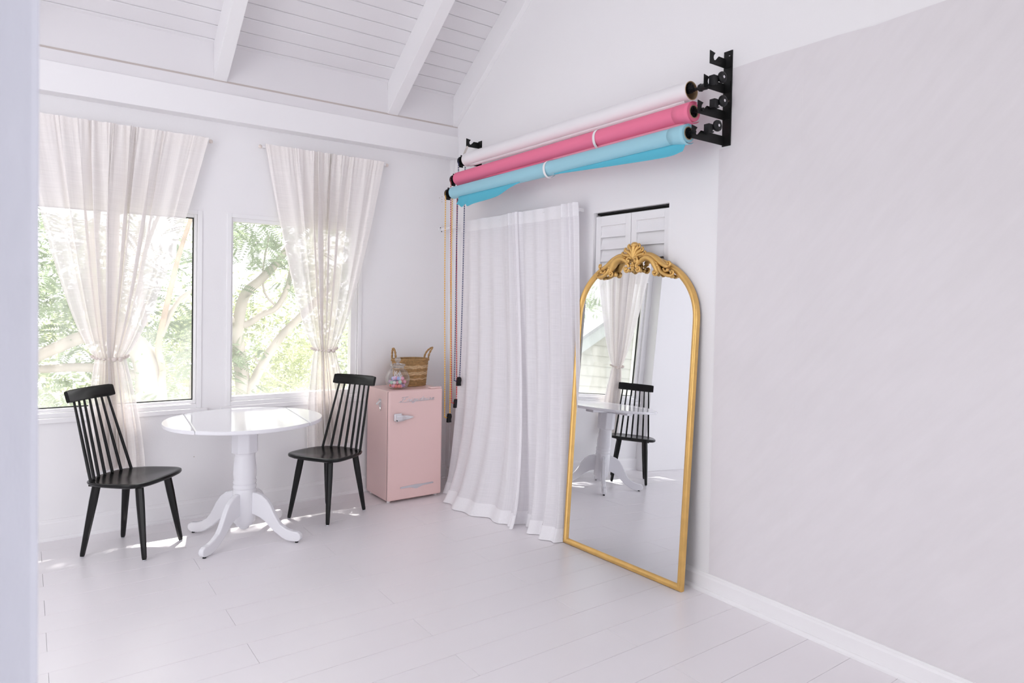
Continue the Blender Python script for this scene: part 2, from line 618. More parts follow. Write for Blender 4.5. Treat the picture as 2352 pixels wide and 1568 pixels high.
for xa, xb in ((-0.045, 0.0), (-0.645, -0.555), (-1.928, -1.840), (-3.21, -3.12), (-4.49, -4.40)):
    q = MB()
    y0, y2 = -0.09, -2.56
    q.prism([(y0, rise(y0) - DR), (y2, rise(y2) - DR), (y2, rise(y2) + 0.002), (y0, rise(y0) + 0.002)],
            lambda y, z: (xa, y, z), lambda y, z: (xb, y, z))
    q.obj('rafter', 'trim', ceiling, bevel=0.003)
xs = [XL, -4.49, -4.40, -3.21, -3.12, -1.928, -1.840, -0.645, -0.555, -0.045]
for xa, xb in zip(xs[0::2], xs[1::2]):
    q = MB()
    q.box(xa, xb, -0.092, -0.05, 3.058, rise(-0.09) + 0.004)
    q.obj('blocking_board', 'ceil', ceiling)
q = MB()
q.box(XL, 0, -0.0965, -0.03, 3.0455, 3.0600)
q.obj('gap_shade_strip', 'tan', ceiling)  # tan strip with the gap's shadow line put into its colour
# outer eave soffit carries on from the roof slab above the windows (part of the roof slab mesh)


# ---- windows
def ring(bm, x0, x1, z0, z1, w, ya, yb):
    wl, wr, wb, wt = w if hasattr(w, '__len__') else (w, w, w, w)
    bm.box(x0, x0 + wl, ya, yb, z0, z1)
    bm.box(x1 - wr, x1, ya, yb, z0, z1)
    bm.box(x0 + wl, x1 - wr, ya, yb, z0, z0 + wb)
    bm.box(x0 + wl, x1 - wr, ya, yb, z1 - wt, z1)


def window(name, op, glass, gask, lab):
    x0, x1, z0, z1 = op
    gx0, gx1, gz0, gz1 = glass
    r = struct(empty(name, ((x0 + x1) / 2, 0.0, z0)), lab)
    ox, oz = (x0 + x1) / 2, z0
    sh = lambda bm: setattr(bm, 'v', [(p[0] - ox, p[1], p[2] - oz) for p in bm.v]) or bm
    q = MB()
    ring(q, x0 - 0.012, x1 + 0.012, z0 - 0.012, z1 + 0.012, 0.030, -0.008, 0.05)
    sh(q).obj('window_casing', 'trim', r, bevel=0.002)
    q = MB()
    ring(q, x0, x1, z0, z1, (gx0 - x0, x1 - gx1, gz0 - z0, z1 - gz1), 0.012, 0.075)
    sh(q).obj('window_frame', 'trim', r, bevel=0.003)
    q = MB()
    ring(q, x0 + 0.024, x1 - 0.022, z0 + 0.02, z1 - 0.016, 0.006, 0.006, 0.02)
    sh(q).obj('glazing_bead', 'trim', r)
    if gask:
        q = MB()
        ring(q, gx0, gx1, gz0, gz1, 0.007, 0.030, 0.045)
        sh(q).obj('gasket', 'blackplastic', r)
    q = MB()
    q.box(gx0, gx1, 0.046, 0.050, gz0, gz1)
    sh(q).obj('glass_pane', 'glass', r)
    q = MB()
    q.box(x0 - 0.05, x1 + 0.05, -0.024, 0.0, z0 - 0.045, z0 - 0.012)
    sh(q).obj('window_sill', 'trim', r, bevel=0.004)


window('window_1', W1, (-2.940, -2.022, 0.828, 2.105), True, 'large white-framed window with dark gasket at the left')
window('window_2', W2, (-1.772, -0.886, 0.836, 2.100), False, 'white-framed window between the table and the fridge')

# ---- louvred closet door (bifold) in the gable wall
dr = struct(empty('door_1', (0.0, -2.23, 0.0)), 'white louvred bifold closet door behind the gold mirror')
cy = -2.23
q = MB()
q.box(0.06, 0.14, -2.575 - cy, -1.885 - cy, 0.0, 2.168)
q.obj('dark_closet', 'gap', dr)
q = MB()
q.box(0.0, 0.06, -1.900 - cy, -1.885 - cy, 0, 2.168)
q.box(0.0, 0.06, -2.575 - cy, -2.560 - cy, 0, 2.168)
q.box(0.0, 0.06, -2.560 - cy, -1.900 - cy, 2.149, 2.168)
q.obj('door_jamb', 'trim', dr)
q = MB()
q.box(0.030, 0.058, -2.555 - cy, -1.905 - cy, 2.138, 2.149)
q.obj('track', 'blackmetal', dr)
for ya, yb, off in ((-1.905, -2.228, 0.0), (-2.232, -2.555, 0.012)):
    st = 0.046
    lf = MB()
    lf.box(0.018, 0.046, yb - cy, yb + st - cy, 0.012, 2.125)
    lf.box(0.018, 0.046, ya - st - cy, ya - cy, 0.012, 2.125)
    lf.box(0.018, 0.046, yb + st - cy, ya - st - cy, 0.012, 0.12)
    lf.box(0.018, 0.046, yb + st - cy, ya - st - cy, 2.062 + off, 2.125)
    leaf = lf.obj('door_leaf', 'trim', dr, bevel=0.002)
    z = 2.066 + off
    first = None
    while z > 0.2:
        if first is None:
            s_ = MB()
            L0, L1 = yb + st - cy, ya - st - cy
            s_.prism([(0.040, 0.0), (0.044, 0.004), (0.024, -0.078), (0.020, -0.080)], lambda x, zz: (x, L0, zz), lambda x, zz: (x, L1, zz))
            first = s_.obj('slat', 'trim', leaf, loc=(0, 0, z))
        else:
            inst(first, parent=leaf, loc=(0, 0, z))
        z -= 0.0775

# ---- grey mottled backdrop canvas on the gable wall
bd = tag(empty('backdrop', (0.0, -2.913, 0.104)), 'mottled pale grey canvas backdrop covering the right wall', 'backdrop')
oy, oz = -2.913, 0.104
pan = [(-2.913, -3.40), (-3.40, -4.255), (-4.255, -5.30)]
for i, (ya, yb) in enumerate(pan):
    q = MB()
    top = 2.806 - 0.003 * i
    if i == 0:
        pl = [(ya, 0.104), (yb, 0.104), (yb, top), (-3.2, top + 0.004), (-2.990, top), (-2.990, 2.395), (ya, 2.395)]
    else:
        pl = [(ya, 0.104), (yb, 0.104), (yb, top)] + [(ya + (yb - ya) * t, top + 0.006 * sin(9 * t + i)) for t in (0.8, 0.6, 0.4, 0.2)] + [(ya, top + 0.003)]
    x1 = -0.0030 + 0.0004 * (i % 2)
    q.prism(pl, lambda y, z: (-0.0002, y - oy, z - oz), lambda y, z: (x1, y - oy, z - oz))
    q.obj('canvas_strip', 'backdrop', bd)

# ================================================================== TABLE
TB = tag(empty('pedestal_table', (-1.828, -0.62, 0.0), R(-4.5)), 'round white drop-leaf pedestal table between the two black chairs', 'table')
RT, ZT = 0.472, 0.776


def cut_disc(x0, x1, r, z0, z1, n=40):
    a0 = math.acos(max(-1, min(1, x1 / r)))
    a1 = math.acos(max(-1, min(1, x0 / r)))
    top = [(r * cos(a0 + (a1 - a0) * i / n), r * sin(a0 + (a1 - a0) * i / n)) for i in range(n + 1)]
    bot = [(x, -y) for x, y in reversed(top)]
    pl = top + bot
    out = []
    for p in pl:
        if not out or math.hypot(p[0] - out[-1][0], p[1] - out[-1][1]) > 1e-5:
            out.append(p)
    if math.hypot(out[0][0] - out[-1][0], out[0][1] - out[-1][1]) < 1e-5:
        out.pop()
    q = MB()
    q.prism(out, lambda x, y: (x, y, z0), lambda x, y: (x, y, z1))
    return q


SX = 0.325
cut_disc(-SX + 0.001, SX - 0.001, RT, ZT - 0.024, ZT).obj('tabletop', 'white', TB, bevel=0.009, seg=3)
for sgn in (-1, 1):
    q = cut_disc(SX + 0.001, RT, RT, ZT - 0.024, ZT) if sgn > 0 else cut_disc(-RT, -SX - 0.001, RT, ZT - 0.024, ZT)
    o = q.obj('drop_leaf', 'white', TB, bevel=0.009, seg=3)
    for yy in (-0.2, 0.2):
        h = MB()
        h.box(sgn * SX - 0.03, sgn * SX + 0.03, yy - 0.018, yy + 0.018, ZT - 0.0275, ZT - 0.0242)
        h.obj('hinge', 'silver', o)
q = MB()
q.box(-0.27, 0.27, -0.045, 0.045, ZT - 0.062, ZT - 0.0245)
q.box(-0.045, 0.045, -0.27, 0.27, ZT - 0.062, ZT - 0.0245)
q.obj('cross_brace', 'white', TB, bevel=0.004)
q = MB()
q.lathe([(0.080, 0.555), (0.083, 0.560), (0.083, ZT - 0.062)], 8)
q.obj('column_block', 'white', TB, rz=R(8), bevel=0.005)
q = MB()
q.lathe([(0.052, 0.085), (0.058, 0.10), (0.070, 0.115), (0.071, 0.31), (0.066, 0.322), (0.070, 0.328), (0.0715, 0.340), (0.0685, 0.348), (0.0665, 0.352), (0.070, 0.358),
         (0.0715, 0.369), (0.068, 0.378), (0.0665, 0.384), (0.0700, 0.40), (0.0708, 0.43), (0.069, 0.46), (0.0655, 0.50), (0.0625, 0.53), (0.062, 0.545),
         (0.066, 0.552), (0.069, 0.556)], 40)
q.obj('column', 'white', TB, smooth=40)
q = MB()
q.lathe([(0.012, 0.055), (0.026, 0.062), (0.032, 0.074), (0.028, 0.086)], 20)
q.obj('finial', 'white', TB, smooth=50)
legp = [(0.060, 0.302), (0.091, 0.300), (0.130, 0.289), (0.167, 0.262), (0.196, 0.222), (0.220, 0.177), (0.243, 0.138), (0.267, 0.109), (0.305, 0.086), (0.348, 0.073),
        (0.385, 0.070), (0.405, 0.058), (0.411, 0.040), (0.405, 0.022), (0.388, 0.010), (0.360, 0.008), (0.330, 0.009), (0.307, 0.014), (0.278, 0.026), (0.250, 0.044),
        (0.220, 0.064), (0.190, 0.090), (0.155, 0.122), (0.120, 0.143), (0.083, 0.157), (0.060, 0.160)]
lg = MB()
lg.prism(legp, lambda x, z: (x, -0.017, z), lambda x, z: (x, 0.017, z))
leg0 = lg.obj('leg', 'white', TB, bevel=0.007, seg=2)
gl = MB()
gl.lathe([(0.010, 0.0), (0.011, 0.003), (0.007, 0.009)], 10, (0.375, 0, 0))
gl0 = gl.obj('glide', 'blackplastic', leg0)
for i, a in enumerate((45.8, 135.8, 225.8, 315.8)):
    if i == 0:
        lo = leg0
    else:
        lo = inst(leg0, parent=TB)
        inst(gl0, parent=lo)
    lo.rotation_euler.z = R(a)

# ================================================================== CHAIRS
CH = empty('dining_chair', (-2.43, -0.458, 0.0), R(-42.2))
pts = []
half = [(0.215, 0.0), (0.213, 0.07), (0.205, 0.14), (0.185, 0.195), (0.150, 0.223), (0.10, 0.232), (0.03, 0.232), (-0.05, 0.225), (-0.11, 0.208), (-0.16, 0.178), (-0.19, 0.138), (-0.208, 0.08), (-0.213, 0.0)]
hs = [tuple(p) for p in spline(half, 3)]
outl = hs + [(x, -y) for x, y in reversed(hs[1:-1])]
sv, sf = [], []
NR = [(1.0, 'b'), (1.0, 't')]
n = len(outl)
rings = []
for sc_, zz in ((0.80, 0.428), (0.93, 0.430), (0.985, 0.4365), (1.0, 0.444), (0.992, 0.452), (0.965, 0.4555), (0.88, 0.4535), (0.65, 0.4475), (0.35, 0.4445), (0.12, 0.444)):
    rings.append([(x * sc_, y * sc_, zz + (0.004 * (x / 0.2) if zz > 0.446 else 0)) for x, y in outl])
for rg in rings:
    sv += rg
for i in range(len(rings) - 1):
    for j in range(n):
        sf.append((i * n + j, i * n + (j + 1) % n, (i + 1) * n + (j + 1) % n, (i + 1) * n + j))
sf.append(tuple(range(n)))
sf.append(tuple(range((len(rings) - 1) * n, len(rings) * n)))
q = MB()
q.add(sv, sf)
q.obj('seat', 'black', CH, smooth=50)
# top rail: slightly curved board with rounded corners, leaning back
RW, RH, TH = 0.187, 0.078, 0.012
q = MB()
NS = 14
cross = [(-TH, 0.008), (-TH + 0.004, 0.0), (TH - 0.004, 0.0), (TH, 0.008), (TH, RH - 0.010), (TH - 0.005, RH - 0.002), (-TH + 0.005, RH - 0.002), (-TH, RH - 0.010)]
V, F = [], []
lean = R(17)
for i in range(NS + 1):
    yy = -RW + 2 * RW * i / NS
    e = abs(yy) / RW
    shr = 1.0 if e < 0.95 else 0.90
    bx = -0.292 + 0.022 * e * e
    for cx_, cz_ in cross:
        cz2 = RH / 2 + (cz_ - RH / 2) * shr
        V.append((bx + cx_ * cos(lean) - cz2 * sin(lean), yy, 0.912 + cx_ * sin(lean) + cz2 * cos(lean)))
m8 = len(cross)
for i in range(NS):
    for j in range(m8):
        F.append((i * m8 + j, i * m8 + (j + 1) % m8, (i + 1) * m8 + (j + 1) % m8, (i + 1) * m8 + j))
F.append(tuple(range(m8)))
F.append(tuple(range(NS * m8, (NS + 1) * m8)))
q.add(V, F)
q.obj('top_rail', 'black', CH, smooth=35)
for i in range(7):
    s_ = (i - 3) / 3.0
    bx, by = -0.186 + 0.045 * s_ * s_, 0.172 * s_
    tx, ty = -0.290 + 0.012 * s_ * s_, 0.138 * s_
    p0, p1 = Vector((bx, by, 0.450)), Vector((tx, ty, 0.920))
    q = MB()
    q.tube([p0 + (p1 - p0) * t for t in (0, 0.12, 0.35, 0.75, 1.0)], [0.0088, 0.0092, 0.0092, 0.0078, 0.0068], 10)
    q.obj('spindle', 'black', CH, smooth=50)
for sx in (-1, 1):
    for sy in (-1, 1):
        q = MB()
        p0, p1 = Vector((sx * 0.128 - (0.01 if sx < 0 else 0), sy * 0.128, 0.432)), Vector((sx * 0.195, sy * 0.172, 0.006))
        q.tube([p0 + (p1 - p0) * t for t in (0, 0.06, 0.25, 0.5, 0.8, 0.97, 1.0)], [0.0225, 0.0235, 0.0235, 0.0205, 0.0165, 0.0140, 0.0115], 8)
        lo = q.obj('leg', 'black', CH, smooth=30)
        q = MB()
        q.lathe([(0.010, 0.0), (0.011, 0.003), (0.009, 0.007)], 10, (p1.x, p1.y, 0))
        q.obj('glide', 'silver', lo)
q = MB()
for sx in (-1, 1):
    q.box(sx * 0.130 - 0.034, sx * 0.130 + 0.034, -0.165, 0.165, 0.4205, 0.4295)
q.obj('mounting_plate', 'black', CH, bevel=0.002)
tag(CH, 'black spindle-back chair left of the table, angled towards the room', 'chair', 'black spindle chairs')
CH2 = copy_tree(CH)
CH2.location = (-1.222, -0.4465, 0.0)
CH2.rotation_euler.z = R(209.5)
tag(CH2, 'black spindle-back chair right of the table, in front of the pink fridge', 'chair', 'black spindle chairs')

# ================================================================== FRIDGE
FR = tag(empty('mini_fridge', (-0.535, -0.25, 0.0)), 'small retro pink refrigerator in the corner', 'refrigerator')
FX, FZ0, FZ1 = 0.230, 0.018, 0.862
q = MB()
q.box(-FX, FX, -0.178, 0.195, FZ0, FZ1)
q.obj('body', 'pink', FR, bevel=0.006)
q = MB()
q.box(-FX + 0.006, FX - 0.006, -0.186, -0.178, FZ0 + 0.01, FZ1 - 0.008)
q.obj('door_seal', 'mback', FR)
q = MB()
q.box(-FX, FX, -0.213, -0.186, FZ0, FZ1)
door = q.obj('door', 'pink', FR, bevel=0.015, seg=4)
q = MB()
q.box(0.125, FX - 0.004, -0.205, -0.155, FZ1 + 0.0005, FZ1 + 0.012)
q.obj('hinge_cover', 'pink', FR, bevel=0.005)
for sx in (-1, 1):
    for yy in (-0.165, 0.16):
        q = MB()
        q.lathe([(0.013, 0.0), (0.014, 0.012), (0.010, 0.019)], 12, (sx * (FX - 0.03), yy, 0))
        q.obj('foot', 'strap', FR)
# script badge: chrome strokes of the lettering that stands on the door
fy = -0.2145
letters = {
    'F': ([[(0.1, -.05), (0.0, 0.05), (.12, 0.1), (.35, .1), (.5, .95)], [(.1, .82), (.2, 1.0), (.6, .98), (1.0, 1.05)], [(.25, .52), (.75, .55)]], 1.05),
    'r': ([[(0, 0), (.15, .5), (.3, .45), (.32, .05), (.5, 0)]], .46),
    'i': ([[(0, 0), (.15, .48), (.18, .05), (.38, 0)], [(.2, .72), (.23, .78)]], .36),
    'g': ([[(.45, .42), (.2, .5), (.05, .25), (.2, .03), (.42, .4), (.38, -.3), (.15, -.42), (.05, -.25), (.6, 0)]], .56),
    'd': ([[(.45, .42), (.2, .5), (.05, .25), (.2, .03), (.42, .3), (.55, 1.0), (.45, .05), (.62, 0)]], .58),
    'a': ([[(.45, .42), (.2, .5), (.05, .25), (.2, .03), (.42, .42), (.44, .05), (.6, 0)]], .56),
    'e': ([[(0, .1), (.35, .3), (.25, .5), (.05, .25), (.2, .02), (.5, .05)]], .46)}
word = 'Frigidaire'
totw = sum(letters[c][1] for c in word)
scl = 0.292 / totw
q = MB()
cxp = 0.0
for c in word:
    for st in letters[c][0]:
        path = [(-0.140 + (cxp + p[0]) * scl + 0.25 * p[1] * scl, fy, 0.778 + p[1] * 0.034) for p in (spline(st, 4) if len(st) > 2 else st)]
        q.tube(path, 0.0019, 5)
    cxp += letters[c][1]
q.tube([(-0.150, fy, 0.776), (-0.09, fy, 0.772), (0.0, fy, 0.775), (0.155, fy, 0.779)], 0.0012, 5)
o = q.obj('script_badge', 'silver', door, smooth=60)
o['label'] = 'silver script lettering'
# chrome latch handle
q = MB()
q.box(-0.190, -0.125, -0.226, -0.2125, 0.632, 0.692)
q.obj('handle_base', 'chrome', door, bevel=0.006)
q = MB()
hp = [(-0.184, 0.026), (-0.13, 0.024), (-0.09, 0.018), (-0.05, 0.011), (-0.028, 0.004)]
V, F = [], []
for x, hh in hp:
    dep = 0.020 * (0.35 + hh / 0.026 * 0.65)
    for a, bq in ((-1, -0.226), (-1, -0.226 - dep * 0.7), (-0.5, -0.226 - dep), (0.5, -0.226 - dep), (1, -0.226 - dep * 0.7), (1, -0.226)):
        V.append((x, bq if x < -0.12 else bq + 0.011, 0.655 + a * hh))
for i in range(len(hp) - 1):
    for j in range(6):
        F.append((i * 6 + j, i * 6 + (j + 1) % 6, (i + 1) * 6 + (j + 1) % 6, (i + 1) * 6 + j))
F += [tuple(range(6)), tuple(range(len(hp) * 6 - 6, len(hp) * 6))]
q.add(V, F)
o = q.obj('handle', 'chrome', door, bevel=0.002)
o['label'] = 'chrome tapered latch handle'
q = MB()
q.lathe([(0.005, -0.2485), (0.005, -0.245)], 10, (-0.176, 0, 0.640), 'y')
q.obj('keyhole', 'blackplastic', o)
# silver wing emblem near the foot of the door
q = MB()
wing = [(-0.130, 0.106), (-0.128, 0.118), (-0.05, 0.122), (0.0, 0.124), (0.06, 0.122), (0.150, 0.124), (0.152, 0.112), (0.06, 0.108), (0.035, 0.100), (0.012, 0.092), (-0.005, 0.092), (-0.03, 0.102), (-0.05, 0.106)]
q.prism(wing, lambda x, z: (x + 0.004, -0.2128, z), lambda x, z: (x + 0.004, -0.2160, z))
o = q.obj('wing_emblem', 'silver', door)
o['label'] = 'silver wing-shaped emblem'
# bottle opener on the left side
q = MB()
ox, oyy, ozz = -FX, -0.055, 0.755
q.box(ox - 0.003, ox - 0.0002, oyy - 0.020, oyy + 0.020, ozz - 0.030, ozz + 0.034)
q.add([(ox - 0.003, oyy - 0.014, ozz + 0.022), (ox - 0.003, oyy + 0.014, ozz + 0.022), (ox - 0.030, oyy + 0.018, ozz - 0.004), (ox - 0.030, oyy - 0.018, ozz - 0.004),
       (ox - 0.003, oyy - 0.014, ozz + 0.016), (ox - 0.003, oyy + 0.014, ozz + 0.016), (ox - 0.024, oyy + 0.018, ozz - 0.012), (ox - 0.024, oyy - 0.018, ozz - 0.012)],
      [(0, 1, 2, 3), (7, 6, 5, 4), (0, 3, 7, 4), (1, 5, 6, 2), (2, 6, 7, 3), (0, 4, 5, 1)])
q.tube([(ox - 0.002, oyy - 0.004, ozz - 0.03), (ox - 0.003, oyy - 0.010, ozz - 0.045), (ox - 0.002, oyy - 0.006, ozz - 0.058)], [0.005, 0.004, 0.002], 6)
o = q.obj('bottle_opener', 'chrome', FR, bevel=0.001)
o['label'] = 'chrome bottle opener on the side'

# ================================================================== BASKET AND CANDY JAR ON THE FRIDGE
FT = FZ1
BK = tag(empty('basket', (-0.447, -0.165, FT)), 'woven seagrass basket with two loop handles on the fridge', 'basket')
BA, BB, BH = 0.148, 0.118, 0.222


def bask(z, out=0.0):
    t = z / BH
    return (BA * (0.86 + 0.14 * t) + out, BB * (0.86 + 0.14 * t) + out)


q = MB()
N = 48
V, F = [], []
lv = [0.0, BH]
for z in (0.0, BH):
    a, bb = bask(z, -0.006)
    V += [(a * cos(2 * pi * j / N), bb * sin(2 * pi * j / N), z + 0.001) for j in range(N)]
for z in (BH, 0.012):
    a, bb = bask(z, -0.012)
    V += [(a * cos(2 * pi * j / N), bb * sin(2 * pi * j / N), z) for j in range(N)]
for i in range(3):
    for j in range(N):
        F.append((i * N + j, i * N + (j + 1) % N, (i + 1) * N + (j + 1) % N, (i + 1) * N + j))
F += [tuple(range(N)), tuple(range(3 * N, 4 * N))]
q.add(V, F)
q.obj('inner_wall', 'wicker', BK)
nrow = 17
dark, light = MB(), MB()
for rI in range(nrow):
    z = 0.008 + (BH - 0.014) * rI / (nrow - 1)
    lightrow = rI in (4, 7, 8, 11, 12)
    P = []
    for j in range(N * 2 + 1):
        th = 2 * pi * j / (N * 2)
        wv = 0.0024 * sin(th * 22 + pi * (rI % 2))
        a, bb = bask(z, wv)
        P.append((a * cos(th), bb * sin(th), z + (0.0025 * sin(th * 11 + rI) if lightrow else 0)))
    (light if lightrow else dark).tube(P, 0.0066 if not lightrow else 0.0070, 6, caps=False)
o = dark.obj('weave', 'wicker', BK, smooth=60)
o['kind'] = 'stuff'
o = light.obj('pale_weave', 'wickerlight', BK, smooth=60)
o['kind'] = 'stuff'
o['label'] = 'paler braided rows'
for sx in (-1, 1):
    q = MB()
    for tw in (0, pi):
        P = []
        for i in range(19):
            t = i / 18
            a = pi * t
            yy = 0.036 * cos(a)
            zz = BH - 0.02 + 0.105 * sin(a) ** 0.8
            xx = sx * (BA - 0.003 + 0.055 * (sin(a) ** 2) * (1.0 if sx > 0 else 0.1))
            P.append((xx + 0.004 * cos(10 * a + tw), yy + 0.004 * sin(10 * a + tw), zz))
        q.tube(P, 0.0058, 6)
    q.obj('handle', 'wicker', BK, smooth=60)

JR = tag(empty('candy_jar', (-0.632, -0.325, FT)), 'ribbed round glass jar of lollipops on the pink fridge', 'jar')
prof = [(0.048, 0.0), (0.062, 0.004), (0.078, 0.025), (0.089, 0.055), (0.092, 0.082), (0.087, 0.110), (0.073, 0.136), (0.057, 0.152), (0.050, 0.160), (0.050, 0.172), (0.054, 0.178)]
pr = [tuple(p) for p in spline(prof, 3)]
q = MB()
NJ = 60
V, F = [], []
for r_, z in pr:
    rib = 0.0022 * max(0.0, min(1, (r_ - 0.052) / 0.02))
    for j in range(NJ):
        a = 2 * pi * j / NJ
        rr = r_ + rib * cos(a * 20)
        V.append((rr * cos(a), rr * sin(a), z + 0.0005))
for i in range(len(pr) - 1):
    for j in range(NJ):
        F.append((i * NJ + j, i * NJ + (j + 1) % NJ, (i + 1) * NJ + (j + 1) % NJ, (i + 1) * NJ + j))
F.append(tuple(range(NJ)))
q.add(V, F)
q.obj('jar_body', 'jar', JR, smooth=50, fix=True)
q = MB()
q.lathe([(0.046, 0.168), (0.047, 0.181), (0.060, 0.182), (0.062, 0.188), (0.058, 0.195), (0.030, 0.199), (0.012, 0.202), (0.011, 0.208), (0.020, 0.217), (0.024, 0.228), (0.020, 0.239), (0.008, 0.245)], 32)
q.obj('lid', 'jarlid', JR, smooth=40)
cols = ['rose', 'coral', 'periwinkle', 'cream', 'rose', 'lilac', 'mint', 'coral', 'periwinkle', 'rose', 'cream']
cand = {}
for i in range(46):
    cn = cols[i % len(cols)]
    lay = i // 16
    a = 2.4 * i + 0.3
    rad = [0.060, 0.062, 0.045][lay] * (0.45 + 0.55 * ((i * 7) % 10) / 9)
    zc = [0.024, 0.052, 0.080][lay] + 0.006 * ((i * 3) % 5) / 4
    if rad > 0.050:
        rad = 0.050 if lay == 0 else min(rad, 0.060)
    loc = (-0.632 + rad * cos(a), -0.325 + rad * sin(a), FT + zc)
    if cn not in cand:
        r_ = empty('lollipop', loc)
        q = MB()
        q.ball((0, 0, 0), 0.0150, 10, 7)
        q.obj('candy', 'candy_' + cn, r_, smooth=80)
        q = MB()
        q.tube([(0, 0, 0.012), (0, 0, 0.066)], 0.0019, 6)
        q.obj('stick', 'stick', r_)
        cand[cn] = r_
    else:
        r_ = copy_tree(cand[cn])
        r_.location = loc
    tilt = R(25 + 55 * ((i * 5) % 7) / 6)
    az = a + pi + 0.7 * sin(i * 1.7)
    d = Vector((sin(tilt) * cos(az), sin(tilt) * sin(az), cos(tilt)))
    r_.rotation_euler = d.to_track_quat('Z', 'Y').to_euler()
    nice = {'rose': 'rose pink', 'coral': 'coral red', 'periwinkle': 'light blue', 'cream': 'cream white', 'mint': 'mint green', 'lilac': 'lilac'}[cn]
    tag(r_, nice + ' lollipop inside the glass jar on the fridge', 'lollipop', nice + ' lollipops in the jar')

# ================================================================== FLOOR MIRROR
th, yw = R(3.2), R(2.5)
ud = Vector((sin(yw), -cos(yw), 0))
nh = Vector((-cos(yw), -sin(yw), 0))
vd = Vector((-nh.x * sin(th), -nh.y * sin(th), cos(th)))
nn = ud.cross(vd)
MR = bpy.data.objects.new('floor_mirror', None)
COL.objects.link(MR)
MR.matrix_world = Matrix(((ud.x, vd.x, nn.x, -0.178), (ud.y, vd.y, nn.y, -1.858), (ud.z, vd.z, nn.z, 0.001), (0, 0, 0, 1)))
tag(MR, 'tall arched gold floor mirror with carved crest leaning on the wall', 'mirror')
MW, VS, AH = 0.972, 1.470, 0.385      # local frame: x across, y up, z out of the glass
MC = MW / 2


def outline(inset, n=48):
    hw, vh = MC - inset, AH - inset
    pts = [(inset, inset), (MW - inset, inset)]
    for i in range(n + 1):
        a = pi * i / n
        c_, s_ = cos(a), sin(a)
        e = 2 / 2.15
        pts.append((MC + hw * math.copysign(abs(c_) ** e, c_), VS + vh * abs(s_) ** e))
    return pts


q = MB()
cs = [(0.0, -0.034), (0.0, -0.010), (0.006, -0.002), (0.013, 0.001), (0.020, -0.001), (0.027, -0.007), (0.031, -0.010), (0.034, -0.013), (0.035, -0.020), (0.035, -0.034)]
rings = [[(x, y, z) for x, y in outline(ins)] for ins, z in cs]
n = len(rings[0])
V, F = [], []
for rg in rings:
    V += rg
mm = len(rings)
for i in range(mm):
    for j in range(n):
        i2 = (i + 1) % mm
        F.append((i * n + j, i * n + (j + 1) % n, i2 * n + (j + 1) % n, i2 * n + j))
q.add(V, F)
q.obj('frame', 'gold', MR, smooth=50)
q = MB()
ol = outline(0.034)
q.prism(ol, lambda x, y: (x, y, -0.024), lambda x, y: (x, y, -0.019))
q.obj('mirror_glass', 'mirror', MR)
q = MB()
ol = outline(0.012)
q.prism(ol, lambda x, y: (x, y, -0.0335), lambda x, y: (x, y, -0.0245))
q.obj('back_board', 'mback', MR)
# carved crest
CU = 0.4945
mir = lambda pts: [(2 * CU - u, v) for u, v in pts]


def sweep(bm, pts, r0, r1, z0=0.012, z1=0.012, sub=6, mid=None):
    P = spline(pts, sub)
    m_ = len(P)
    rr, pp = [], []
    for i, p in enumerate(P):
        t = i / (m_ - 1)
        r_ = r0 + (r1 - r0) * t
        if mid:
            r_ = r_ + mid * sin(pi * t)
        rr.append(r_)
        pp.append((p[0], p[1], z0 + (z1 - z0) * t))
    bm.tube(pp, rr, 10, squash=(1.25, (0, 0, 1)))


def volute(bm, c, r, turns, a0, sgn, z=0.016, tr=0.007):
    P, RR = [], []
    N_ = int(16 * turns)
    for i in range(N_ + 1):
        t = i / N_
        a = a0 + sgn * 2 * pi * turns * t
        rr = r * (1 - 0.82 * t)
        P.append((c[0] + rr * cos(a), c[1] + rr * sin(a), z + 0.010 * t))
        RR.append(tr * (1 - 0.45 * t))
    bm.tube(P, RR, 8)
    bm.ball((c[0], c[1], z + 0.010), r * 0.42, 10, 6)


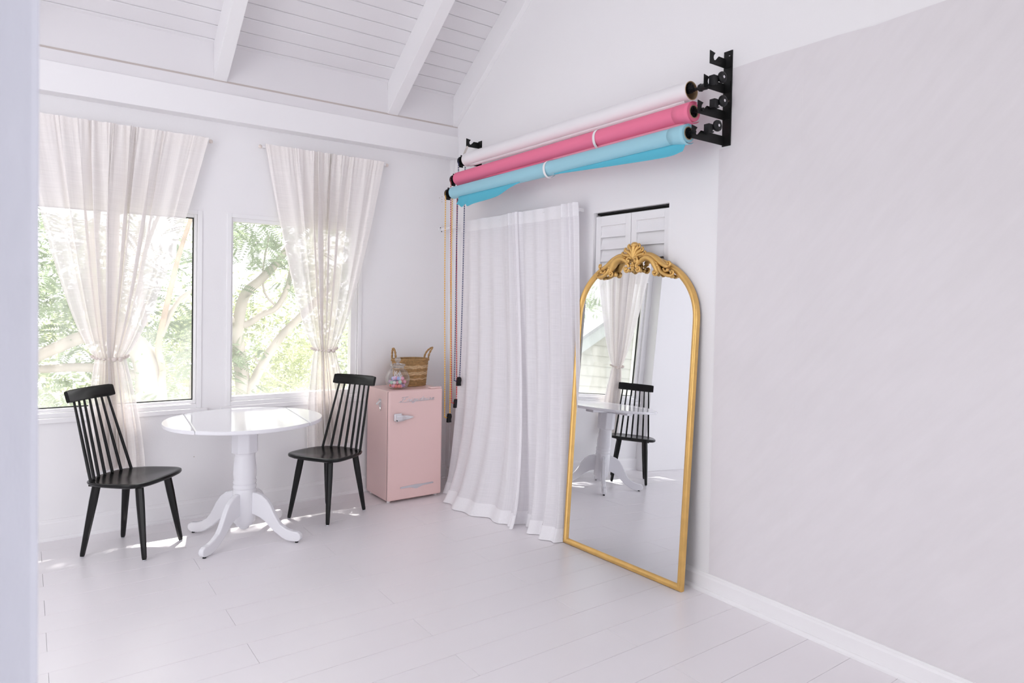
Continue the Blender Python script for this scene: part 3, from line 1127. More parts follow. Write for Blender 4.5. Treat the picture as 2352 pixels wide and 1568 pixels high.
for side in (0, 1):
    fm = (lambda p: p) if side == 0 else mir
    sg = 1 if side == 0 else -1
    fx = lambda u: u if side == 0 else 2 * CU - u
    an = lambda a: a if side == 0 else pi - a
    q = MB()
    sweep(q, fm([(0.452, 1.806), (0.415, 1.830), (0.379, 1.834), (0.345, 1.818), (0.323, 1.788), (0.306, 1.757), (0.302, 1.742)]), 0.012, 0.009, mid=0.010)
    volute(q, (fx(0.318), 1.746), 0.019, 1.3, an(pi), sg, tr=0.0075)
    sweep(q, fm([(0.452, 1.824), (0.416, 1.848), (0.378, 1.851), (0.322, 1.829), (0.276, 1.797), (0.243, 1.780), (0.222, 1.780)]), 0.010, 0.008, z0=0.006, z1=0.010, mid=0.008)
    volute(q, (fx(0.221), 1.794), 0.015, 1.2, an(-pi / 2), sg * -1, tr=0.0075)
    sweep(q, fm([(0.312, 1.800), (0.296, 1.778), (0.277, 1.750), (0.238, 1.730), (0.205, 1.725), (0.186, 1.735)]), 0.007, 0.007, z0=0.014, mid=0.004)
    volute(q, (fx(0.194), 1.742), 0.014, 1.2, an(-pi / 2), sg * -1, tr=0.0065)
    sweep(q, fm([(0.262, 1.768), (0.250, 1.752), (0.232, 1.752)]), 0.006, 0.007)
    q.ball((fx(0.227), 1.757, 0.016), 0.011, 10, 6)
    sweep(q, fm([(0.333, 1.812), (0.306, 1.800), (0.300, 1.784)]), 0.006, 0.006, z0=0.022, z1=0.020)
    q.ball((fx(0.301), 1.785, 0.021), 0.011, 10, 6)
    sweep(q, fm([(0.440, 1.838), (0.400, 1.846), (0.355, 1.832), (0.325, 1.808)]), 0.003, 0.003, z0=0.028, z1=0.028)
    # under-scrolls standing back from the front ones
    q.ball((fx(0.333), 1.742, -0.004), 0.016, 10, 6, (1, 1, 0.8))
    q.ball((fx(0.208), 1.722, -0.004), 0.014, 10, 6, (1.3, 0.8, 0.8))
    q.obj('crest_scroll', 'gold', MR, smooth=60)
    q = MB()
    volute(q, (fx(0.466), 1.820), 0.021, 1.1, an(pi * 0.15), sg, z=0.024, tr=0.009)
    sweep(q, fm([(0.449, 1.822), (0.452, 1.804), (0.463, 1.793), (0.462, 1.778)]), 0.008, 0.007, z0=0.024, z1=0.020, mid=0.002)
    sweep(q, fm([(0.437, 1.800), (0.452, 1.793), (0.459, 1.780)]), 0.005, 0.004, z0=0.018, z1=0.020)
    volute(q, (fx(0.446), 1.770), 0.019, 1.3, an(0.0), -sg, z=0.018, tr=0.009)
    q.ball((fx(0.452), 1.764, -0.004), 0.013, 10, 6)
    q.obj('centre_scroll', 'gold', MR, smooth=60)
q = MB()
for u, v, r_ in ((0.4945, 1.806, 0.012), (0.486, 1.792, 0.011), (0.503, 1.792, 0.011), (0.488, 1.776, 0.010), (0.502, 1.776, 0.010), (0.4945, 1.764, 0.010)):
    q.ball((u, v, 0.018), r_, 8, 6)
q.obj('berry_drop', 'gold', MR, smooth=70)
base = (CU, 1.824)
for k, (tu, tv, rt) in enumerate(((0.4945, 1.912, 0.021), (0.458, 1.903, 0.0155), (0.430, 1.883, 0.0145), (0.409, 1.859, 0.0145), (0.531, 1.903, 0.0155), (0.559, 1.883, 0.0145), (0.580, 1.859, 0.0145))):
    q = MB()
    du, dv = tu - base[0], tv - base[1]
    bend = 0.012 * (1 if du < 0 else -1) * (abs(du) > 0.001)
    P = [(base[0] + du * 0.10, base[1] + dv * 0.06), (base[0] + du * 0.45 + bend * 0.4, base[1] + dv * 0.52 + abs(bend) * 0.5), (base[0] + du * 0.80 + bend * 0.2, base[1] + dv * 0.88), (tu, tv)]
    sweep(q, P, 0.006, rt * 0.8, z0=0.018, z1=0.010, mid=0.003)
    if k == 0:
        q.ball((tu, tv + 0.002, 0.012), rt * 1.05, 12, 6, (1.15, 0.85, 1))
    else:
        sg = 1 if du < 0 else -1
        volute(q, (tu, tv), rt * 0.95, 1.1, pi / 2, sg, z=0.016, tr=0.0065)
    q.obj('shell_lobe', 'gold', MR, smooth=60)

# ================================================================== CURTAINS
def set_uv(me, nu, nv):
    uvl = me.uv_layers.new(name='UVMap')
    li = np.zeros(len(me.loops), dtype=np.int32)
    me.loops.foreach_get('vertex_index', li)
    uvs = np.stack([(li % nu) / (nu - 1), (li // nu) / (nv - 1)], 1).astype(np.float32)
    uvl.data.foreach_set('uv', uvs.ravel())


def cloth(name, fn, nu, nv, mat, parent=None):
    V = [fn(i / (nu - 1), j / (nv - 1)) for j in range(nv) for i in range(nu)]
    F = [(j * nu + i, j * nu + i + 1, (j + 1) * nu + i + 1, (j + 1) * nu + i) for j in range(nv - 1) for i in range(nu - 1)]
    q = MB()
    q.add(V, F)
    o = q.obj(name, mat, parent, smooth=180, fix=False)
    set_uv(o.data, nu, nv)
    return o


def tied(name, label, ztop, zt, zb, ct, hw, ctie, htie, cb, hb, seed, dens):
    rs = np.random.default_rng(seed)
    ph = rs.random(8) * 6.28
    NP = dens

    def fn(s, t):
        # t: 0 top .. 1 bottom, tie at tt
        z = ztop + (zb - ztop) * t
        tt = (ztop - zt) / (ztop - zb)
        g = 2 * s - 1
        g = math.copysign(abs(g) ** 1.25, g)
        if t <= tt:
            q_ = t / tt
            w = htie + (hw - htie) * (1 - q_) ** 0.72
            c = ct + (ctie - ct) * q_
            amp = 0.010 + 0.016 * min(1, q_ * 5) * (1 - 0.2 * q_)
            k = q_
        else:
            q_ = (t - tt) / (1 - tt)
            w = htie + (hb - htie) * (1 - (1 - q_) ** 1.7)
            c = ctie + (cb - ctie) * q_
            amp = 0.022 + 0.012 * q_
            k = 1 - 0.5 * q_
        wob = 0.010 * sin(9 * s + ph[0] + 2.0 * t) * min(1, t * 4)
        # fold depth grows towards the gathered centre, where the cloth doubles back on itself
        den = 0.18 + 0.82 * math.exp(-(g / 0.50) ** 2)
        phi = 2 * pi * NP * s + 0.9 * sin(3 * s * pi + ph[2]) + 0.35 * sin(5 * t + ph[5])
        back = min(1.0, 0.25 + t * 2.5)
        x = c + w * g + back * (0.075 * w + 0.003) * den * sin(phi + 1.1) * (1 + 0.5 * sin(2 * pi * NP * 0.31 * s + ph[1])) + 0.03 * w * sin(2 * pi * NP * 0.5 * s + ph[6])
        f = cos(phi) + 0.55 * sin(2 * pi * NP * 0.43 * s + ph[3] + 1.5 * t) + 0.35 * sin(2 * pi * NP * 2.1 * s + ph[4]) * max(0, 1 - 4 * t) + 0.5 * sin(2 * pi * NP * 3.7 * s + 1.3 * sin(11 * s)) * max(0, 1 - 9 * t)
        near = 1.0 - 0.35 * math.exp(-((z - zt) / 0.05) ** 2)
        y = -0.072 + amp * den * f * near + wob
        y = min(y, -0.044)
        if t < 0.012:
            z += 0.0015 * sin(2 * pi * NP * 2 * s)
        return (x, y, z)
    r = tag(cloth(name, fn, 260, 70, 'curtain'), label, 'curtain', 'tied window curtains')
    # rod-pocket hem: a second layer along the top
    def hem(s, t):
        p = fn(s, 0.0 + t * 0.035 if t > 0 else 0.0)
        return (p[0], p[1] - 0.004, p[2])
    cloth('rod_pocket', hem, 200, 5, 'curtain', r)
    # beaded tie-back
    tb = tag(empty('tieback', (ctie, -0.072, zt)), '', 'tieback', 'beaded curtain tiebacks')
    b0 = None
    nb = 26
    for i in range(nb):
        a = 2 * pi * i / nb
        loc = ((htie + 0.018) * cos(a), 0.040 * sin(a), -0.018 * max(0, -sin(a)) + 0.004)
        if b0 is None:
            q = MB()
            q.ball((0, 0, 0), 0.0092, 10, 7)
            b0 = q.obj('bead', 'bead', tb, loc=loc, smooth=80)
        else:
            inst(b0, parent=tb, loc=loc)
    for dx in (0.018, 0.052):
        q = MB()
        q.ball((0, 0, 0), 0.0155, 12, 8)
        q.obj('large_bead', 'bead', tb, loc=(dx, -0.052, -0.016), smooth=80)
    return r, tb


c1, t1 = tied('window_curtain', 'ivory sheer curtain tied in the middle over the large left window', 2.655, 1.155, 0.42, -2.480, 0.53, -2.522, 0.082, -2.49, 0.165, 3, 13)
t1['label'] = 'whitewashed wooden bead tieback around the left window curtain'
c2, t2 = tied('window_curtain', 'ivory sheer curtain tied in the middle over the right window', 2.672, 1.175, 0.42, -1.118, 0.465, -1.126, 0.082, -1.075, 0.18, 8, 11)
t2['label'] = 'whitewashed wooden bead tieback around the right window curtain'
for nm, xa, xb, z, lb in (('curtain_rod', -3.06, -1.93, 2.640, 'thin white rod holding the left window curtain'), ('curtain_rod', -1.60, -0.615, 2.656, 'thin white rod holding the right window curtain')):
    r = tag(empty(nm, ((xa + xb) / 2, -0.032, z)), lb, 'rod', 'window curtain rods')
    hl = (xb - xa) / 2
    q = MB()
    q.lathe([(0.007, -hl), (0.007, hl)], 10, (0, 0, 0), 'x')
    q.obj('rod_tube', 'trim', r, smooth=50)
    for e in (-1, 1):
        q = MB()
        q.ball((e * hl, 0, 0), 0.014, 10, 6)
        q.obj('finial', 'bead', r, smooth=70)
        q = MB()
        q.box(e * (hl - 0.03) - 0.006, e * (hl - 0.03) + 0.006, -0.004, 0.0318, -0.006, 0.006)
        q.obj('rod_bracket', 'trim', r)

# long door curtains on the gable wall
RX, RZ = -0.088, 2.150


def long_curtain(name, label, y0, y1, yb0, yb1, bx, seed, fold, pleats, dx=0.0):
    rs = np.random.default_rng(seed)
    ph = rs.random(8) * 6.28

    def fn(s, t):
        z = 2.212 - t * (2.212 - 0.004)
        ya = y0 + (y1 - y0) * s
        yb = yb0 + (yb1 - yb0) * s
        y = ya + (yb - ya) * t ** 1.25
        w = 0.0
        for c_, wd, am in pleats:
            w += am * math.exp(-((s - c_) / wd) ** 2)
        f = sin(2 * pi * fold * s + ph[0] + 0.7 * sin(4 * s + 2 * t)) + 0.6 * sin(2 * pi * fold * 0.47 * s + ph[1] - 1.2 * t)
        amp = 0.004 + 0.016 * min(1, t * 1.6)
        x = RX - 0.014 - dx - w * 0.034 * (1 - 0.25 * t) + amp * f - bx(s) * t ** 4.0 + (0.040 * max(0.0, (s - 0.80) / 0.2) ** 1.2 * t ** 0.5 if y1 < -1.8 else 0.0)
        if t > 0.93:
            x -= 0.02 * ((t - 0.93) / 0.07) ** 2
        return (min(x, -0.046), y, z)
    r = tag(cloth(name, fn, 150, 90, 'linen'), label, 'curtain', 'long door curtains')

    def head(s, t):
        p = fn(s, t * 0.040)
        return (p[0] - 0.004, p[1], p[2] + 0.001)
    cloth('rod_pocket', head, 110, 4, 'hem', r)

    def foot(s, t):
        p = fn(s, 0.962 + t * 0.038)
        return (p[0] - 0.003, p[1], p[2] + 0.0005)
    cloth('bottom_hem', foot, 150, 5, 'hem', r)
    return r


def sst(a, b_, x):
    t = max(0.0, min(1.0, (x - a) / (b_ - a)))
    return t * t * (3 - 2 * t)


long_curtain('door_curtain', 'long white linen curtain nearer the corner, behind the hanging chains', -0.375, -1.21, -0.42, -1.47,
             lambda s: 0.125 + 0.145 * sst(0.10, 0.24, s) - 0.13 * sst(0.45, 1.0, s), 5, 5, [(0.86, 0.03, 0.8), (0.93, 0.02, 1.0), (0.985, 0.02, 1.2)])
long_curtain('door_curtain', 'long white linen curtain panel beside the gold mirror', -1.17, -1.87, -1.38, -1.96,
             lambda s: 0.10 - 0.05 * sst(0.02, 0.12, s) + 0.075 * sst(0.26, 0.36, s) - 0.125 * sst(0.66, 0.92, s), 9, 5, [(0.03, 0.04, 0.9), (0.80, 0.03, 1.0), (0.89, 0.022, 1.1), (0.965, 0.02, 0.9)])
r = tag(empty('curtain_rod', (RX, -0.95, RZ + 0.03)), 'white curtain pole for the long curtains, flanged to the window wall', 'rod')
q = MB()
q.lathe([(0.013, -0.86), (0.013, 0.948)], 14, (0, 0, 0), 'y')
q.obj('pole', 'trim', r, smooth=50)
q = MB()
q.lathe([(0.030, 0.938), (0.030, 0.9495)], 20, (0, 0, 0), 'y')
fo = q.obj('flange', 'trim', r, bevel=0.003)
q = MB()
for a in (2.6, 4.4):
    q.lathe([(0.0045, 0.936), (0.0045, 0.939)], 8, (0.022 * cos(a), 0, 0.022 * sin(a)), 'y')
q.obj('screw', 'blackplastic', fo)
q = MB()
q.box(-0.008, 0.0878, -0.85, -0.835, -0.012, 0.012)
q.obj('rod_bracket', 'trim', r)

# ================================================================== BACKDROP ROLLS, BRACKETS, CHAINS
PY = -2.945            # plane of the right bracket arms
ARM = [(0.135, 2.845, 'a'), (0.178, 2.712), (0.221, 2.572), (0.262, 2.438)]


def hook_plate(bm, L, zc, y, th, hh=0.058):
    """flat arm along -x with the slanted hook notch near its tip"""
    t, b_ = zc + hh / 2, zc - hh / 2
    t2 = t - 0.008
    pl = [(-L, b_), (-L, t + 0.010), (-L + 0.042, t + 0.003), (-L + 0.030, t - 0.012), (-L + 0.028, t - 0.024), (-L + 0.033, t - 0.034), (-L + 0.042, t - 0.034),
          (-L + 0.052, t - 0.026), (-L + 0.070, t2), (-0.003, t2), (-0.003, b_)]
    bm.prism(pl, lambda x, z: (x, y, z), lambda x, z: (x, y - th, z))


WB = tag(empty('roll_bracket', (0, 0, 0)), 'tall black wall bracket with four hook arms at the backdrop edge', 'bracket')
q = MB()
q.box(-0.006, -0.0002, -2.985, -2.930, 2.405, 2.905)
pole = q.obj('bracket_plate', 'blackmetal', WB, bevel=0.001)
for z in (2.870, 2.640, 2.440):
    q = MB()
    q.lathe([(0.007, -0.0095), (0.006, -0.006)], 12, (0, -2.970, z), 'x')
    q.obj('screw', 'chrome', pole)
for L, zc in [(a[0], a[1]) for a in ARM]:
    q = MB()
    hook_plate(q, L, zc, PY + 0.004, 0.004)
    q.box(-0.010, -0.006, -2.978, PY + 0.004, zc - 0.029, zc + 0.029)
    q.obj('hook_arm', 'blackmetal', WB)
LB = tag(empty('roll_bracket', (0, 0, 0)), 'black hook plate above the white paper roll near the ceiling beam', 'bracket')
q = MB()
hook_plate(q, 0.118, 2.842, -0.445, 0.004, 0.056)
q.box(-0.004, -0.0002, -0.50, -0.445, 2.814, 2.870)
o = q.obj('hook_arm', 'blackmetal', LB)
q = MB()
q.lathe([(0.007, -0.0065), (0.006, -0.004)], 12, (0, -0.482, 2.842), 'x')
q.obj('screw', 'chrome', o)
q = MB()
hook_plate(q, 0.155, 2.695, -0.445, 0.004, 0.056)
q.box(-0.004, -0.0002, -0.50, -0.445, 2.667, 2.723)
tag(q.obj('roll_bracket', 'blackmetal'), 'black hook plate carrying the left end of the white roll', 'bracket')
q = MB()
hook_plate(q, 0.205, 2.555, -0.425, 0.004, 0.056)
q.box(-0.004, -0.0002, -0.48, -0.425, 2.527, 2.583)
tag(q.obj('roll_bracket', 'blackmetal'), 'black hook plate carrying the left end of the pink roll', 'bracket')
q = MB()
hook_plate(q, 0.265, 2.425, -0.445, 0.004, 0.056)
q.box(-0.004, -0.0002, -0.50, -0.445, 2.397, 2.453)
tag(q.obj('roll_bracket', 'blackmetal'), 'black hook plate carrying the left end of the blue roll', 'bracket')


def spiral_roll(rr, core, turns=1.6):
    P = []
    n_ = 70
    for i in range(n_ + 1):
        t = i / n_
        P.append((rr - (rr - core) * t * 0.9, -pi * 0.45 + 2 * pi * turns * t))
    return P


def paper_roll(name, label, ax, yl, zl, yr, zr, rad, mat, core_r, capmat='core'):
    L = yl - yr
    r = tag(empty(name, (ax, yr, zr)), label, 'paper roll', 'backdrop paper rolls')
    sl = (zl - zr) / L
    q = MB()
    N_ = 40
    prof_ = [(rad - 0.003, 0.0), (rad, 0.003), (rad, L - 0.003), (rad - 0.003, L)]
    V, F = [], []
    for rr, h in prof_:
        for j in range(N_):
            a = 2 * pi * j / N_
            V.append((rr * cos(a), h, sl * h - rr * sin(a)))
    inner = len(V)
    for rr, h in ((core_r + 0.004, L), (core_r + 0.004, 0.0)):
        for j in range(N_):
            a = 2 * pi * j / N_
            V.append((rr * cos(a), h, sl * h - rr * sin(a)))
    for i in range(6):
        i2 = (i + 1) % 6
        for j in range(N_):
            F.append((i * N_ + j, i * N_ + (j + 1) % N_, i2 * N_ + (j + 1) % N_, i2 * N_ + j))
    q.add(V, F)
    q.obj('paper', mat, r, smooth=40)
    q = MB()
    V, F = [], []
    for rr, h in ((core_r + 0.0038, -0.002), (core_r + 0.0038, L + 0.002), (core_r, L + 0.002), (core_r, -0.002)):
        for j in range(N_):
            a = 2 * pi * j / N_
            V.append((rr * cos(a), h, sl * h - rr * sin(a)))
    for i in range(4):
        i2 = (i + 1) % 4
        for j in range(N_):
            F.append((i * N_ + j, i * N_ + (j + 1) % N_, i2 * N_ + (j + 1) % N_, i2 * N_ + j))
    q.add(V, F)
    q.obj('core_tube', capmat, r, smooth=40)
    for h, s_ in ((0.012, -1), (L - 0.012, 1)):
        q = MB()
        pr_, pz_ = (core_r - 0.0005, 0.0) if core_r < 0.04 else (0.027, 0.014)
        q.lathe([(pr_, h - 0.010), (pr_, h + 0.010)], 24, (0, 0, sl * h + pz_), 'y')
        q.lathe([(0.010, min(h, h + s_ * 0.034)), (0.010, max(h, h + s_ * 0.034))], 10, (0, 0, sl * h), 'y')
        for kf in range(8):
            a = 2 * pi * kf / 8
            q.box(pr_ * 0.7 * cos(a) - 0.004, pr_ * 0.7 * cos(a) + 0.004, h - 0.013, h + 0.013, sl * h + pz_ + pr_ * 0.7 * sin(a) - 0.004, sl * h + pz_ + pr_ * 0.7 * sin(a) + 0.004)
        q.obj('end_plug', 'blackplastic', r)
    return r, L, sl


WR, LW_, slw = paper_roll('paper_roll', 'white paper roll, topmost of the three hanging rolls', -0.150, -0.515, 2.690, -2.836, 2.696, 0.052, 'wpaper', 0.046)
PR, LP_, slp = paper_roll('paper_roll', 'bright pink paper roll, middle of the three hanging rolls', -0.192, -0.456, 2.541, -2.893, 2.566, 0.052, 'ppaper', 0.030)
BR, LB_, slb = paper_roll('paper_roll', 'light blue paper roll, lowest of the three hanging rolls', -0.250, -0.487, 2.419, -2.912, 2.441, 0.047, 'bpaper', 0.030)
# loose outer turn at the right end of the pink and blue rolls
for rt, rad, mt in ((PR, 0.0535, 'ppaper'), (BR, 0.0485, 'bpaper')):
    q = MB()
    V, F = [], []
    N_ = 26
    for h in (-0.010, 0.02, 0.06, 0.11):
        kk = 1 if h < 0.03 else (0.45 if h < 0.1 else 0.0)
        for j in range(N_ + 1):
            a = -0.3 * pi - 1.3 * pi * j / N_
            rr = rad - 0.0012 * (1 - kk) + 0.010 * kk * sin(pi * j / N_)
            V.append((rr * cos(a), h, rr * sin(a) - 0.006 * kk))
    for i in range(3):
        for j in range(N_):
            F.append((i * (N_ + 1) + j, i * (N_ + 1) + j + 1, (i + 1) * (N_ + 1) + j + 1, (i + 1) * (N_ + 1) + j))
    q.add(V, F)
    o = q.obj('loose_turn', mt, rt, smooth=60)
    md = o.modifiers.new('solid', 'SOLIDIFY')
    md.thickness = 0.0012


def flap(parent, sl, rad, mat, prof_, name, front=False):
    """paper tail hanging from under the roll; prof_: (h along roll, drop, swing)"""
    P = spline(prof_, 6)
    nz = 8
    V, F = [], []
    for h, d, sw in P:
        d = max(d, 0.0)
        for k_ in range(nz + 1):
            t = k_ / nz
            a0 = -0.62 * pi if not front else -0.80 * pi
            x0, z0 = (rad + 0.001) * cos(a0), (rad + 0.001) * sin(a0)
            x = x0 + sw * t * t
            z = z0 - d * t
            V.append((x, h, sl * h + z))
    n_ = nz + 1
    for i in range(len(P) - 1):
        for k_ in range(nz):
            F.append((i * n_ + k_, i * n_ + k_ + 1, (i + 1) * n_ + k_ + 1, (i + 1) * n_ + k_))
    q = MB()
    q.add(V, F)
    o = q.obj(name, mat, parent, smooth=80)
    md = o.modifiers.new('solid', 'SOLIDIFY')
    md.thickness = 0.0010
    return o


# h = distance from the right end (y_right + h)
flap(BR, slb, 0.047, 'bpapershade', [(0.005, 0.052, -0.02), (0.12, 0.064, -0.022), (0.5, 0.044, -0.014), (0.85, 0.022, -0.006), (1.10, 0.006, 0.0)], 'paper_tail')
flap(BR, slb, 0.047, 'bpapershade', [(1.48, 0.004, 0.0), (1.60, 0.030, -0.008), (1.72, 0.066, -0.016), (1.85, 0.078, -0.02), (2.05, 0.086, -0.022), (2.14, 0.096, -0.022), (2.17, 0.076, -0.022), (2.22, 0.094, -0.024), (2.27, 0.070, -0.024), (2.31, 0.062, -0.022)], 'paper_tail')
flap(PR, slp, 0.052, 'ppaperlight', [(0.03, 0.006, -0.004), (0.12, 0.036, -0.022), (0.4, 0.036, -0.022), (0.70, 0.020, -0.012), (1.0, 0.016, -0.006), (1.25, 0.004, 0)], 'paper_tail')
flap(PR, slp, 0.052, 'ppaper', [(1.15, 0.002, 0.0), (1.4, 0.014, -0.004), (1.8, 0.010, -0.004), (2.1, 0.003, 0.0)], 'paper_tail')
flap(WR, slw, 0.052, 'wpaper', [(0.03, 0.020, 0.012), (0.8, 0.018, 0.012), (1.6, 0.018, 0.012), (2.25, 0.016, 0.012)], 'paper_tail')
for rt, sl, h, rad in ((PR, slp, 0.73, 0.0535), (BR, slb, 1.17, 0.0485)):
    q = MB()
    V, F = [], []
    N_ = 30
    for hh, rr in ((-0.010, rad), (-0.010, rad + 0.002), (0.010, rad + 0.002), (0.010, rad)):
        for j in range(N_):
            a = 2 * pi * j / N_
            dr_ = 0.012 * max(0.0, -sin(a)) ** 2
            V.append(((rr + dr_) * cos(a), h + hh, sl * h + (rr + dr_) * sin(a)))
    for i in range(4):
        for j in range(N_):
            F.append((i * N_ + j, i * N_ + (j + 1) % N_, ((i + 1) % 4) * N_ + (j + 1) % N_, ((i + 1) % 4) * N_ + j))
    q.add(V, F)
    o = q.obj('paper_band', 'strap', rt, smooth=60)
    o['label'] = 'white fastening band'

# roll holders on the right bracket (shaft, clamp block, hand wheel)
for nm, ax, zc, yend, wx, wz, lab in (
        ('roll_holder', -0.150, 2.696, -2.836, -0.088, 2.742, 'black holder with hand wheel at the white roll end'),
        ('roll_holder', -0.192, 2.566, -2.893, -0.078, 2.622, 'black holder with hand wheel at the pink roll end'),
        ('roll_holder', -0.250, 2.441, -2.912, -0.118, 2.487, 'black holder with hand wheel at the blue roll end')):
    h = tag(empty(nm, (ax, PY, zc)), lab, 'holder', 'roll holders on the tall bracket')
    gl_ = yend - PY
    q = MB()
    if gl_ > 0.08:
        q.lathe([(0.008, gl_ - 0.024), (0.008, gl_ - 0.055), (0.019, gl_ - 0.056), (0.021, gl_ - 0.068), (0.017, gl_ - 0.072), (0.018, 0.008), (0.008, 0.006), (0.008, -0.012)][::-1], 16, (0, 0, 0), 'y')
    else:
        q.lathe([(0.008, gl_ - 0.024), (0.008, 0.006), (0.008, -0.012)][::-1], 16, (0, 0, 0), 'y')
    q.obj('shaft', 'blackplastic', h, smooth=40)
    dx, dz = wx - ax, wz - zc
    q = MB()
    q.lathe([(0.008, -0.052), (0.017, -0.056), (0.028, -0.052), (0.030, -0.044), (0.028, -0.036), (0.017, -0.032), (0.008, -0.034)], 24, (dx, 0, dz), 'y', caps=False)
    wh = q.obj('hand_wheel', 'blackplastic', h, smooth=60)
    q = MB()
    q.lathe([(0.0075, -0.056), (0.0075, -0.012)], 12, (dx, 0, dz), 'y')
    q.obj('bolt', 'chrome', wh)
    q = MB()
    q.box(dx - 0.062, dx - 0.030, -0.040, -0.006, dz - 0.042, dz + 0.004)
    q.box(dx - 0.034, dx + 0.004, -0.030, -0.008, dz - 0.016, dz + 0.004)
    q.tube([(dx - 0.056, -0.028, dz - 0.026), (dx - 0.036, -0.030, dz - 0.042), (dx - 0.012, -0.030, dz - 0.030)], 0.004, 6)
    q.obj('clamp_block', 'blackplastic', h, bevel=0.004)

# pulleys with bead chains at the left ends
def chain(name, label, ax, yc, zc, zb, mat, wr=0.033, drift=0.0):
    r = tag(empty(name, (ax, yc, zc)), label, 'pull chain', 'pull chains of the rolls')
    q = MB()
    q.lathe([(wr + 0.006, -0.012), (wr + 0.006, -0.008), (wr - 0.004, -0.005), (wr - 0.004, 0.005), (wr + 0.006, 0.008), (wr + 0.006, 0.012)], 20, (0, 0, 0), 'y')
    q.lathe([(0.009, -0.06), (0.009, 0.022)], 10, (0, 0, 0), 'y')
    pl = q.obj('pulley', 'blackplastic', r, smooth=40)
    q = MB()
    q.box(-0.018, 0.018, 0.013, 0.020, -0.048, 0.020)
    q.box(-0.006, 0.006, 0.010, 0.020, -0.030, 0.052)
    q.obj('pulley_cheek', 'blackplastic', pl, bevel=0.003)
    # loop of ladder chain: two thin side rails with rungs
    H = zc - zb
    w = wr - 0.001
    path = []
    for i in range(81):
        t = i / 80
        path.append((-w + drift * t, 0.006 * sin(5 * t), -H * t))
    bot = len(path)
    for i in range(7):
        a = pi + pi * (i + 1) / 8
        path.append((drift + w * 0.75 * cos(a) - 0.25 * w, 0, -H + 0.016 * sin(a)))
    for i in range(81):
        t = 1 - i / 80
        path.append((w + (drift - 0.5 * w) * t ** 2, 0.006 * sin(4 * t + 1), -H * t))
    for i in range(9):
        a = pi * (i + 1) / 10
        path.append((w * cos(a), 0, w * sin(a)))
    P = [Vector(p) for p in path]
    q = MB()
    for o_ in (-1, 1):
        q.tube([p + Vector((o_ * 0.0040, o_ * 0.0010, 0)) for p in P], 0.0014, 4, caps=False)
    # rungs
    acc = 0.0
    for i in range(len(P) - 1):
        d_ = P[i + 1] - P[i]
        while acc < d_.length:
            p = P[i] + d_ * (acc / max(d_.length, 1e-9))
            q.box(p.x - 0.0042, p.x + 0.0042, p.y - 0.0018, p.y + 0.0018, p.z - 0.0038, p.z + 0.0038)
            acc += 0.0185
        acc -= d_.length
    o = q.obj('chain_links', mat, r)
    o['kind'] = 'stuff'
    q = MB()
    bx = drift + 0.010
    q.prism([(bx - 0.017, -H - 0.055), (bx + 0.019, -H - 0.055), (bx + 0.017, -H - 0.030), (bx + 0.022, -H - 0.010), (bx + 0.020, -H + 0.010), (bx + 0.010, -H + 0.018), (bx - 0.008, -H + 0.016), (bx - 0.014, -H - 0.01)],
            lambda x, z: (x, -0.013, z), lambda x, z: (x, 0.013, z))
    q.obj('chain_weight', 'blackplastic', r, bevel=0.003)
    return r


chain('pull_chain', 'navy blue pull chain hanging from the white roll pulley', -0.152, -0.445, 2.690, 0.925, 'navy', drift=-0.010)
chain('pull_chain', 'red pull chain hanging from the pink roll pulley', -0.195, -0.400, 2.541, 0.740, 'red', drift=0.035)
chain('pull_chain', 'yellow pull chain hanging from the blue roll pulley', -0.255, -0.425, 2.419, 0.630, 'yel', drift=0.020)
q = MB()
q.tube([(-0.108, -0.455, 2.815), (-0.122, -0.455, 2.79), (-0.140, -0.452, 2.745)], 0.012, 4, squash=(0.25, (0, 1, 0)))
tag(q.obj('hanging_strap', 'cream'), 'short cream strap tied under the top left hook plate', 'strap')

# ================================================================== OUTSIDE
def leaves(n, centers, spread, size, mat, name, parent, seed, flat=0.6):
    g = np.random.default_rng(seed)
    C_ = np.array(centers, float)
    idx = g.integers(0, len(C_), n)
    pos = C_[idx] + g.normal(0, 1, (n, 3)) * np.array(spread)
    a = g.normal(0, 1, (n, 3))
    a[:, 2] *= flat
    a /= np.linalg.norm(a, axis=1)[:, None]
    b_ = g.normal(0, 1, (n, 3))
    b_ -= a * (a * b_).sum(1)[:, None]
    b_ /= np.linalg.norm(b_, axis=1)[:, None]
    L = size * (0.6 + 0.8 * g.random(n))[:, None]
    w = L * (0.26 + 0.14 * g.random(n))[:, None]
    V = np.stack([pos - a * L, pos - b_ * w + a * L * 0.1, pos + a * L, pos + b_ * w + a * L * 0.1], 1).reshape(-1, 3)
    me = bpy.data.meshes.new(name)
    me.vertices.add(4 * n)
    me.vertices.foreach_set('co', V.ravel())
    me.loops.add(4 * n)
    me.loops.foreach_set('vertex_index', np.arange(4 * n, dtype=np.int32))
    me.polygons.add(n)
    me.polygons.foreach_set('loop_start', np.arange(0, 4 * n, 4, dtype=np.int32))
    me.materials.append(M[mat])
    me.update(calc_edges=True)
    o = bpy.data.objects.new(name, me)
    COL.objects.link(o)
    o.parent = parent
    o['kind'] = 'stuff'
    return o


